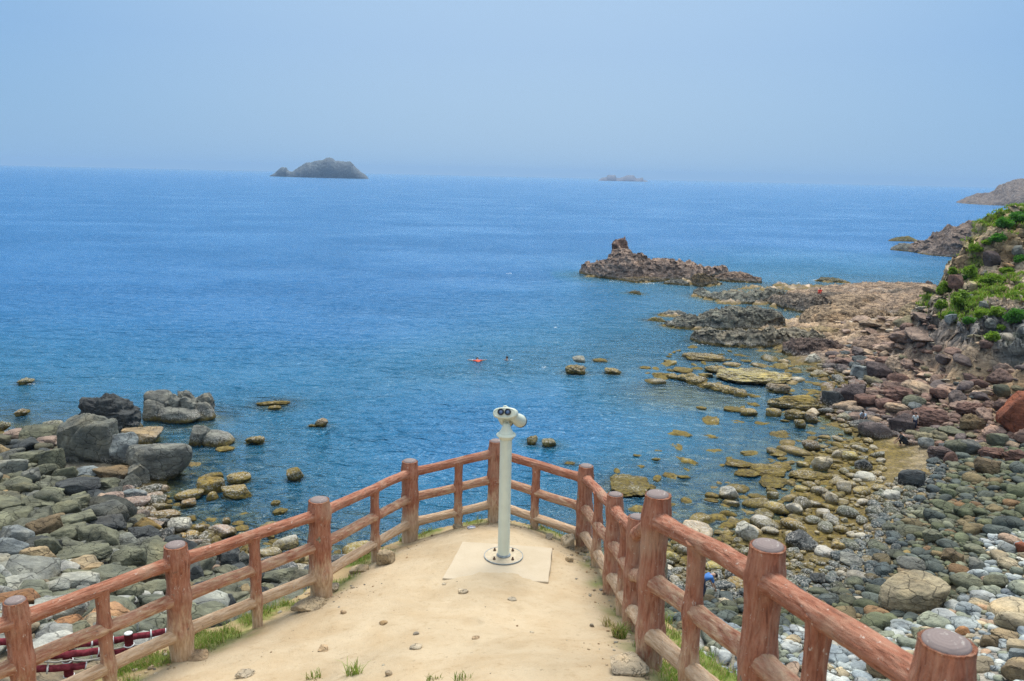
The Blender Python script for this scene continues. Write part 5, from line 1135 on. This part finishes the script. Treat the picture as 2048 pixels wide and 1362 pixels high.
red_fence('nearer burgundy rope fence at the left edge, beside the first log post', [1, 2], [[(-60, 1284), (20, 1284), (28, 1285)], [(74, 1313), (138, 1309), (196, 1302)], [(-60, 1338), (20, 1335), (75, 1338), (138, 1335), (170, 1331)]],
    [(95, 1312, 5, -.3), (95, 1338, 5, -.2)], [[(95, 1315), (96, 1336)]], [[(75, 1321), (138, 1320), (200, 1316)]], (SR[1] + SR[2]) / 2 - .2)

# ------------------------------------------------------------------ people (far off, a few pixels each)
M_SKIN = flat_mat('skin', (.42, .25, .17), .6, var=.06); M_HAIR = flat_mat('black_hair', (.012, .010, .010), .6)
def skin_obj(name, V, E, Rr, mat, parent, sub=2):
    bm = bmesh.new(); L = bm.verts.layers.skin.verify(); vs = []
    for i, (p, q) in enumerate(zip(V, Rr)):
        v = bm.verts.new(p); v[L].radius = (q, q) if np.isscalar(q) else q; v[L].use_root = (i == 0); vs.append(v)
    for a, b in E: bm.edges.new((vs[a], vs[b]))
    me = bpy.data.meshes.new(name); bm.to_mesh(me); bm.free(); me.materials.append(mat); o = link(name, me, parent)
    m = o.modifiers.new('skin', 'SKIN'); m.use_smooth_shade = True; s = o.modifiers.new('subdivision', 'SUBSURF'); s.levels = s.render_levels = sub; return o
def person(label, pos, yaw, J, shirt, trousers, scale=1., vest=None, name='person', bare=False):
    """J: joints in metres, the person facing +Y"""
    J = {k: Vector(v) for k, v in J.items()}
    V, E, Rr = [], [], []
    def add(p, r, par=None): V.append(tuple(p)); Rr.append(r); i = len(V) - 1; (E.append((par, i)) if par is not None else None); return i
    pel = add(J['pelvis'], .125); wa = add(J['pelvis'].lerp(J['neck'], .35), .115, pel); ch = add(J['pelvis'].lerp(J['neck'], .75), (.15, .125), wa); nk = add(J['neck'], .055, ch)
    d = (J['head'] - J['neck']); jw = add(J['neck'] + d * .45, .075, nk); hd = add(J['head'], .098, jw); add(J['head'] + d * .45, .07, hd)
    for s in 'lr':
        sh = add(J['sh' + s], .058, ch); el = add(J['el' + s], .042, sh); wr = add(J['wr' + s], .028, el); f = (J['wr' + s] - J['el' + s]).normalized(); side = f.cross(Vector((0, 0, 1)))
        side = side.normalized() if side.length > .1 else Vector((1, 0, 0)); pm = add(J['wr' + s] + f * .07, (.038, .018), wr)
        for q in range(4):
            b = J['wr' + s] + f * .10 + side * (.027 - .018 * q); a1 = add(b + f * .03, .0095, pm); add(b + f * (.062 + .01 * (q in (1, 2))) + Vector((0, 0, -.012)), .008, a1)
        t1 = add(J['wr' + s] + f * .05 + side * .045, .011, pm); add(J['wr' + s] + f * .085 + side * .06, .009, t1)
        hp = add(J['hp' + s], .085, pel); kn = add(J['kn' + s], .058, hp); an = add(J['an' + s], .038, kn); add(J['to' + s], .034, an)
    body = skin_obj(name, V, E, Rr, M_SKIN, None); body.location = pos; body.rotation_euler = (0, 0, yaw); body.scale = (scale,) * 3
    body['label'] = label; body['category'] = 'person'; body['kind'] = 'thing'
    if shirt is not None:
        m = flat_mat('cloth', shirt, .85); V, E, Rr = [], [], []
        pel = add(J['pelvis'] + (J['neck'] - J['pelvis']) * .02, .148); wa = add(J['pelvis'].lerp(J['neck'], .35), .14, pel); ch = add(J['pelvis'].lerp(J['neck'], .75), (.172, .145), wa); add(J['neck'].lerp(J['pelvis'], .05), .075, ch)
        for s in 'lr': a = add(J['sh' + s], .078, ch); add(J['sh' + s].lerp(J['el' + s], .85), .062, a)
        skin_obj('shirt', V, E, Rr, m, body)
    if trousers is not None:
        m = flat_mat('cloth', trousers, .85); V, E, Rr = [], [], []; pel = add(J['pelvis'], .145)
        for s in 'lr': a = add(J['hp' + s], .103, pel); k = add(J['kn' + s], .077, a); add(J['kn' + s].lerp(J['an' + s], .8), .06, k)
        skin_obj('trousers', V, E, Rr, m, body)
    Vh, Fh = ICO[3]; d = d.normalized(); k = Vh @ np.array(d) > -.15; Vh = Vh * np.where(k, .112, .09)[:, None]
    link('hair', mk_mesh('hair', Vh + np.array(J['head'] + d * .03 - Vector((0, .018, 0))), Fh, M_HAIR), body)
    return body
def mir(J, **kw):
    o = {}
    for k, v in J.items():
        if k in ('pelvis', 'neck', 'head'): o[k] = v
        else: o[k + 'r'] = v; o[k + 'l'] = (-v[0], v[1], v[2])
    o.update(kw); return o
SQUAT = mir(dict(pelvis=(0, -.12, .30), neck=(0, .12, .72), head=(0, .24, .86), sh=(.19, .10, .66), el=(.24, .28, .44), wr=(.18, .42, .22), hp=(.10, -.10, .28), kn=(.16, .28, .44), an=(.13, .10, .07), to=(.15, .26, .03)))
BEND = mir(dict(pelvis=(0, -.10, .84), neck=(0, .34, 1.06), head=(0, .52, 1.04), sh=(.19, .30, 1.02), el=(.20, .40, .74), wr=(.16, .50, .50), hp=(.10, -.08, .82), kn=(.12, .04, .47), an=(.13, -.06, .08), to=(.15, .12, .03)))
STAND = mir(dict(pelvis=(0, 0, .95), neck=(0, 0, 1.46), head=(0, .03, 1.62), sh=(.19, 0, 1.38), el=(.25, -.02, 1.08), wr=(.25, .10, .84), hp=(.10, 0, .92), kn=(.11, .03, .50), an=(.11, -.02, .08), to=(.13, .14, .03)))
SIT = mir(dict(pelvis=(0, 0, .16), neck=(0, .05, .66), head=(0, .10, .82), sh=(.19, .05, .58), el=(.24, .16, .34), wr=(.12, .36, .38), hp=(.10, .05, .14), kn=(.13, .42, .42), an=(.12, .52, .05), to=(.13, .66, .03)))
FLOAT = mir(dict(pelvis=(0, -.25, -.12), neck=(0, .22, .0), head=(0, .38, .10), sh=(.19, .18, -.02), el=(.45, .22, .0), wr=(.66, .30, .03), hp=(.10, -.28, -.14), kn=(.16, -.66, -.22), an=(.18, -1.02, -.25), to=(.18, -1.14, -.28)))
SWIM = mir(dict(pelvis=(0, -.45, -.35), neck=(0, .0, -.02), head=(0, .10, .12), sh=(.19, -.02, -.08), el=(.34, .20, -.12), wr=(.30, .45, -.10), hp=(.10, -.46, -.38), kn=(.14, -.75, -.55), an=(.14, -1.1, -.6), to=(.14, -1.2, -.62)))
def gpt(px, py): q = ground_at(px, py); z = float(terrain_fields(np.array([q[0]]), np.array([q[1]]))[0][0]); return (q[0], q[1], max(z, 0.) + .02)
person('person in dark clothes squatting at the edge of the gravel patch', gpt(1806, 892), 1.2, SQUAT, (.022, .03, .035), (.015, .017, .022), 1.25)
person('person in a pale blue top crouching among wet stones', gpt(1727, 844), 2.2, SQUAT, (.42, .52, .62), (.12, .14, .17), 1.05)
person('person in a long white shirt standing beside the nearly black boulder', gpt(1828, 860), 2.9, STAND, (.55, .58, .58), (.03, .03, .06), .85)
person('person in red sitting on the brown rock platform', tuple(np.array(gpt(1638, 606)) + [0, 0, 1.35]), 2.6, SIT, (.75, .07, .05), (.60, .10, .06), 1.25)
person('person in a blue shirt stooping on the cobbles, half hidden by the baluster', gpt(1404, 1196), -1.4, BEND, (.05, .16, .42), (.03, .04, .07), 1.1)
person('swimmer in a red vest floating with arms spread in the bay', tuple(at_z(956, 722, .05)), .2, FLOAT, (.72, .09, .04), (.03, .03, .05), 1.35)
person('dark-haired swimmer at the right of the one in the red vest', tuple(at_z(1013, 719, .05)), -.4, SWIM, (.03, .03, .05), (.03, .03, .05), 1.4)
# foam where the swell breaks and round the swimmers
r = np.random.default_rng(33); Vs, Fs_, off = [], [], 0
FOAM = [(1020, 547, 12, 1.2), (46, 767, 18, 3), (60, 768, 12, 2), (948, 720, 12, 3), (965, 721, 10, 2), (1019, 720, 5, 2), (1090, 735, 8, 2), (1110, 655, 5, 1), (1600, 566, 14, 1), (1240, 563, 30, 1.5), (1300, 567, 24, 1.2), (10, 862, 12, 2), (1630, 560, 8, 1), (1450, 661, 60, 1.2), (1400, 690, 40, 1.2), (1900, 513, 40, 1), (1840, 503, 20, 1)]
for (x, y, w, h) in FOAM:
    for k in range(int(4 + w * .7)):
        q = at_z(x + r.normal() * w * .4, y + r.normal() * h * .45, 0); s = np.linalg.norm(q - CAM) / F; a = r.uniform(.2, .75) * s * (1 if w < 30 else .7); m = 10; th = np.arange(m) * TAU / m; rad = a * (1 + .35 * r.normal(size=m))
        v = np.c_[q[0] + np.cos(th) * rad * 1.7, q[1] + np.sin(th) * rad * 1.2, np.full(m, .03)]; v = np.r_[v, [[q[0], q[1], .05 + .3 * a]]]
        Vs.append(v); Fs_ += [[off + i, off + (i + 1) % m, off + m] for i in range(m)]; off += m + 1
link('foam', mk_mesh('foam', np.concatenate(Vs), Fs_, flat_mat('sea_foam', (.72, .76, .78), .9)), None, 'flecks of white foam on the sea', 'foam', None, 'stuff')
# clay pipe piece lying on the beach, flip-flop-pale litter at the fence foot
q = ground_at(1886, 1196); s_ = np.linalg.norm(q - CAM) / F
V, Fs = lathe([(.05, -.26), (.115, -.26), (.12, -.24), (.118, 0), (.12, .24), (.115, .26), (.05, .26), (.045, .2)], 24)
o = link('clay_pipe', mk_mesh('clay_pipe', V, Fs, flat_mat('terracotta', (.50, .30, .19), .8, .3, .2)), None, 'short pinkish clay pipe lying beside the biggest tan boulder', 'clay pipe', None, 'thing', (q[0], q[1], q[2] + .28)); o.rotation_euler = (math.radians(68), 0, math.radians(-24)); o.scale = (1., 1., .95)
q = ter_hit(943, 1057); V, Fs = loft([(-.03, st(.004, .02)), (-.02, st(.085, .022)), (.02, st(.09, .020)), (.03, st(.004, .02))])
o = link('litter', mk_mesh('litter', V, Fs, M_WHT), None, 'scrap of white and blue paper litter near the foot of the apex post', 'litter', None, 'thing', tuple(q + [0, 0, .012])); o.rotation_euler.z = .3
V, Fs = loft([(-.008, st(.088, .026)), (.004, st(.092, .0262))]); link('stripe', mk_mesh('stripe', V, Fs, flat_mat('blue_print', (.03, .06, .3), .7)), o)
q = ter_hit(1056, 1126); V, Fs = tube_pts([(0, 0, 0), (.02, .05, .003), (.05, .10, 0)], .006, 8); link('twig', mk_mesh('twig', V, Fs, flat_mat('pale_stick', (.55, .46, .32), .9)), None, 'short pale stick on the concrete slab right of the viewer', 'stick', None, 'thing', tuple(q + [0, 0, .03]))

# ------------------------------------------------------------------ the green hill: bushes, boulders, grass
def hill_hit(px, py):
    d = ray(px, py); h = np.hypot(d[0], d[1]); S = np.linspace(45, 190, 700); P = CAM + d * S[:, None]; z = terrain_fields(P[:, 0], P[:, 1])[0]; k = np.where(P[:, 2] < z)[0]
    return P[k[0]] if len(k) else at_s(px, py, 92)
M_LEAF = leaf_mat('bright_leaves', (.15, .26, .022), (.29, .40, .07)); M_LEAFD = leaf_mat('dark_leaves', (.06, .19, .03), (.13, .30, .05)); M_TWIG = flat_mat('twig_bark', (.12, .08, .05), .9)
def leaf_cloud(c, R3, n, size, seed, flat=.0, clumps=22):
    r = np.random.default_rng(seed); cc = r.normal(size=(clumps, 3)); cc /= np.linalg.norm(cc, axis=1)[:, None]; cc[:, 2] = np.abs(cc[:, 2]) * .9 - .1; cc *= r.uniform(.45, .95, clumps)[:, None]
    k = r.integers(clumps, size=n); p = cc[k] + r.normal(size=(n, 3)) * .17; P = p * R3 + c; a = r.normal(size=(n, 3)); a[:, 2] = np.abs(a[:, 2]) * .6; a /= np.linalg.norm(a, axis=1)[:, None]; b = np.cross(a, r.normal(size=(n, 3))); b /= np.linalg.norm(b, axis=1)[:, None]
    s = size * r.uniform(.5, 1.4, n)[:, None]; V = np.stack([P - b * s * .35, P + a * s * .5 + b * s * .12, P + a * s, P + a * s * .45 - b * s * .75], 1).reshape(-1, 3); return V, np.arange(4 * n).reshape(-1, 4)
BUSH = """
2008 446 36 30|D|dark feathery bush on the crest of the green hill, left one
2040 432 40 26|D|dark feathery bush on the crest of the green hill at the right edge
1996 474 30 26|D|green bush just under the crest of the hill
1972 484 18 12|L|small bush left of the one under the crest
1950 495 28 26|L|bright bush beside the worn track near the top
1941 540 28 34|L|bright bush at mid-height left of the dark hill boulder
1904 541 18 26|L|bush on the left edge of the hill above the water
1889 574 28 36|L|vivid green bush hanging over the left side of the hill
1922 595 44 46|L|largest round bright bush on the left part of the hill
1882 608 24 36|L|vivid bush at the lower left corner of the hill
1962 628 26 26|L|left bush of the pair in the middle of the hill
1992 622 34 26|L|right bush of the pair in the middle of the hill
2030 630 40 40|D|wide olive bush at the right edge of the hill
1984 672 26 24|L|small bush low on the dark rock face
2034 590 40 14|L|low spreading shrub right of the pair
1988 556 36 20|L|low shrub under the dark hill boulder
2014 540 26 18|L|shrub right of the dark hill boulder
2040 516 22 22|D|green shrub on the ochre cliff at the right edge
1936 640 22 20|D|dull low shrub under the largest round bush
1904 630 18 16|D|little shrub at the foot of the hill's left side
1966 560 18 14|L|small tuft of shrub left of the low one
2000 655 22 14|L|small green shrub above the dark rock face
1925 556 16 14|D|tiny shrub beside the brown hill boulder
"""
for i, ln in enumerate(BUSH.strip().splitlines()):
    a, k, lb = ln.split('|'); px, py, w, h = [float(v) for v in a.split()]; q = hill_hit(px, py + h * .35); sc2 = np.linalg.norm(q - CAM) / F; W, Hh = w * sc2 / 2 * .78, h * sc2 * .40
    V, Fs = leaf_cloud(np.array([0, 0, Hh * .35]), np.array([W, W * .8, Hh]), int(900 + 40 * w), .22 if w > 24 else .18, i + 70, clumps=int(12 + w * .6))
    o = link('shrub', None, None, lb, 'bush', None, 'thing', tuple(q)); link('foliage', mk_mesh('foliage', V, Fs, M_LEAF if k == 'L' else M_LEAFD, smooth_=False), o)
    st_ = [tube_pts([(0, 0, -.6), (r.normal() * .15, r.normal() * .1, Hh * .2), (r.normal() * W * .4, r.normal() * W * .3, Hh * .7)], [.06, .045, .02], 6) for _ in range(4)]; V, Fs = join(st_); link('stem', mk_mesh('stem', V, Fs, M_TWIG), o)
for (x0, x1, y0, y1, k, c, lb) in [(1972, 1998, 506, 538, 'R', 'pu', 'dark rounded boulder high on the green hill'), (1900, 1927, 553, 579, 'A', 'rb', 'brown boulder on the left flank of the green hill'), (1962, 1974, 543, 558, 'R', 'gy', 'small grey boulder below the dark hill boulder'), (1930, 1944, 590, 606, 'A', 'bl', 'grey pointed rock beside the largest round bush'),
        (1894, 1912, 630, 650, 'A', 'bl', 'blue-grey pointed rock at the left foot of the hill'), (2026, 2044, 494, 514, 'A', 'gy', 'pale grey rock in the ochre cliff at the right edge'), (1960, 1974, 605, 620, 'A', 'gy', 'grey rock in the middle of the hill left of the bush pair'), (1974, 1990, 640, 656, 'A', 'gy', 'grey rock under the pair of bushes')]:
    q = hill_hit((x0 + x1) / 2, y1 - 3); s = np.linalg.norm(q - CAM) / F; W = (x1 - x0) * s; Hh = (y1 - y0) * s; v, f = rock_shape(int(x0), k, 5, (1, .9, .9)); o = link('hill_boulder', mk_mesh('hill_boulder', v, f, M_ROCK), None, lb, 'boulder', None, 'thing', (q[0], q[1] + .1 * W, q[2] + Hh * .35)); o.scale = (W / 2, W * .5, Hh * .55); o.color = (*C[c], 1)
idx = np.where((tgr > .45) & (np.hypot(tx, ty_) < 140))[0]
if len(idx):
    idx = idx[r.random(len(idx)) < min(1., 10000 / len(idx))]; P = np.c_[tx[idx], ty_[idx], tz[idx]]
    V, Fs, mi = blades(P, 8, .28, .40, 9, .8, .12, .05); link('hill_grass', mk_mesh('hill_grass', V, Fs, mats=[M_LEAF, M_DRY], midx=mi), None, 'bright green grass growing in patches on the hill', 'grass', None, 'stuff')

# ------------------------------------------------------------------ light, sky, camera
SUN_EL, SUN_AZ = 64., 12.      # azimuth from +Y towards +X
S = bpy.data.lights.new('sun', 'SUN'); S.energy = 3.6; S.angle = math.radians(28); S.color = (1., .955, .88)
so = bpy.data.objects.new('sun', S); COL.objects.link(so); d = Vector((math.sin(math.radians(SUN_AZ)) * math.cos(math.radians(SUN_EL)), math.cos(math.radians(SUN_AZ)) * math.cos(math.radians(SUN_EL)), math.sin(math.radians(SUN_EL)))); so.rotation_euler = d.to_track_quat('Z', 'Y').to_euler()
W = bpy.data.worlds.new('World'); sc.world = W; W.use_nodes = True; nt = W.node_tree; nt.nodes.clear(); N = lambda t: nt.nodes.new('ShaderNode' + t)
out = N('OutputWorld'); bg = N('Background'); sky = N('TexSky'); sky.sky_type = 'NISHITA'; sky.sun_disc = False; sky.sun_elevation = math.radians(SUN_EL); sky.sun_rotation = math.radians(SUN_AZ); sky.air_density = 1.3; sky.dust_density = 3.; sky.ozone_density = 2.5; bg.inputs[1].default_value = .1
# humid haze layer low in the sky: pale blue, brighter towards the veiled sun
tc = N('TexCoord'); sx = N('SeparateXYZ'); nt.links.new(tc.outputs['Generated'], sx.inputs[0])
ramp = N('ValToRGB'); nt.links.new(sx.outputs[2], ramp.inputs[0]); cr = ramp.color_ramp; K = 10.
SKY = [(0, (.34, .57, .84)), (.06, (.285, .52, .82)), (.14, (.235, .465, .80)), (.24, (.235, .47, .80)), (.5, (.80, .95, 1.10)), (.75, (1.1, 1.22, 1.36)), (1, (1.35, 1.45, 1.52))]
cr.elements[0].position = 0; cr.elements[0].color = (*SKY[0][1], 1); cr.elements[1].position = 1; cr.elements[1].color = (*SKY[-1][1], 1)
for p_, c_ in SKY[1:-1]: e = cr.elements.new(p_); e.color = (*c_, 1)
dot = N('VectorMath'); dot.operation = 'DOT_PRODUCT'; nt.links.new(tc.outputs['Generated'], dot.inputs[0]); gdir = Vector((math.sin(math.radians(1.)) * math.cos(.6), math.cos(.6), math.sin(.6))).normalized(); dot.inputs[1].default_value = gdir
mr = N('MapRange'); mr.interpolation_type = 'SMOOTHSTEP'; nt.links.new(dot.outputs['Value'], mr.inputs[0]); mr.inputs[1].default_value = .70; mr.inputs[2].default_value = 1.; mr.inputs[3].default_value = 0; mr.inputs[4].default_value = 1
gm = N('Mix'); gm.data_type = 'RGBA'; gm.blend_type = 'ADD'; nt.links.new(mr.outputs[0], gm.inputs[0]); nt.links.new(ramp.outputs[0], gm.inputs[6]); gm.inputs[7].default_value = (.22, .18, .09, 1)
sk = N('VectorMath'); sk.operation = 'SCALE'; sk.inputs[3].default_value = K; nt.links.new(gm.outputs[2], sk.inputs[0])
mx = N('Mix'); mx.data_type = 'RGBA'; mx.inputs[0].default_value = .85; nt.links.new(sky.outputs[0], mx.inputs[6]); nt.links.new(sk.outputs[0], mx.inputs[7]); nt.links.new(mx.outputs[2], bg.inputs[0]); nt.links.new(bg.outputs[0], out.inputs[0])
cam = bpy.data.cameras.new('camera'); co = bpy.data.objects.new('camera', cam); COL.objects.link(co); cam.sensor_width = 36; cam.lens = 36 * F / 2048; cam.clip_start = .1; cam.clip_end = 60000
M3 = Matrix(((CR[0], CU[0], -_f[0]), (CR[1], CU[1], -_f[1]), (CR[2], CU[2], -_f[2]))); co.matrix_world = Matrix.Translation(CAM) @ M3.to_4x4()
cam.dof.use_dof = True; cam.dof.focus_distance = 16; cam.dof.aperture_fstop = 5.6
sc.camera = co
sc.view_settings.view_transform = 'Standard'; sc.view_settings.look = 'None'; sc.view_settings.exposure = .0; sc.view_settings.gamma = 1.
sc.render.engine = 'CYCLES'; sc.cycles.use_denoising = True; sc.cycles.denoising_prefilter = 'NONE'; sc.cycles.sample_clamp_direct = 2.; sc.cycles.sample_clamp_indirect = 1.5; sc.cycles.max_bounces = 6; sc.cycles.diffuse_bounces = 2; sc.cycles.glossy_bounces = 2; sc.cycles.transparent_max_bounces = 8; sc.cycles.volume_bounces = 0; sc.cycles.caustics_reflective = False; sc.cycles.caustics_refractive = False
sc.render.resolution_x = 1024; sc.render.resolution_y = 681
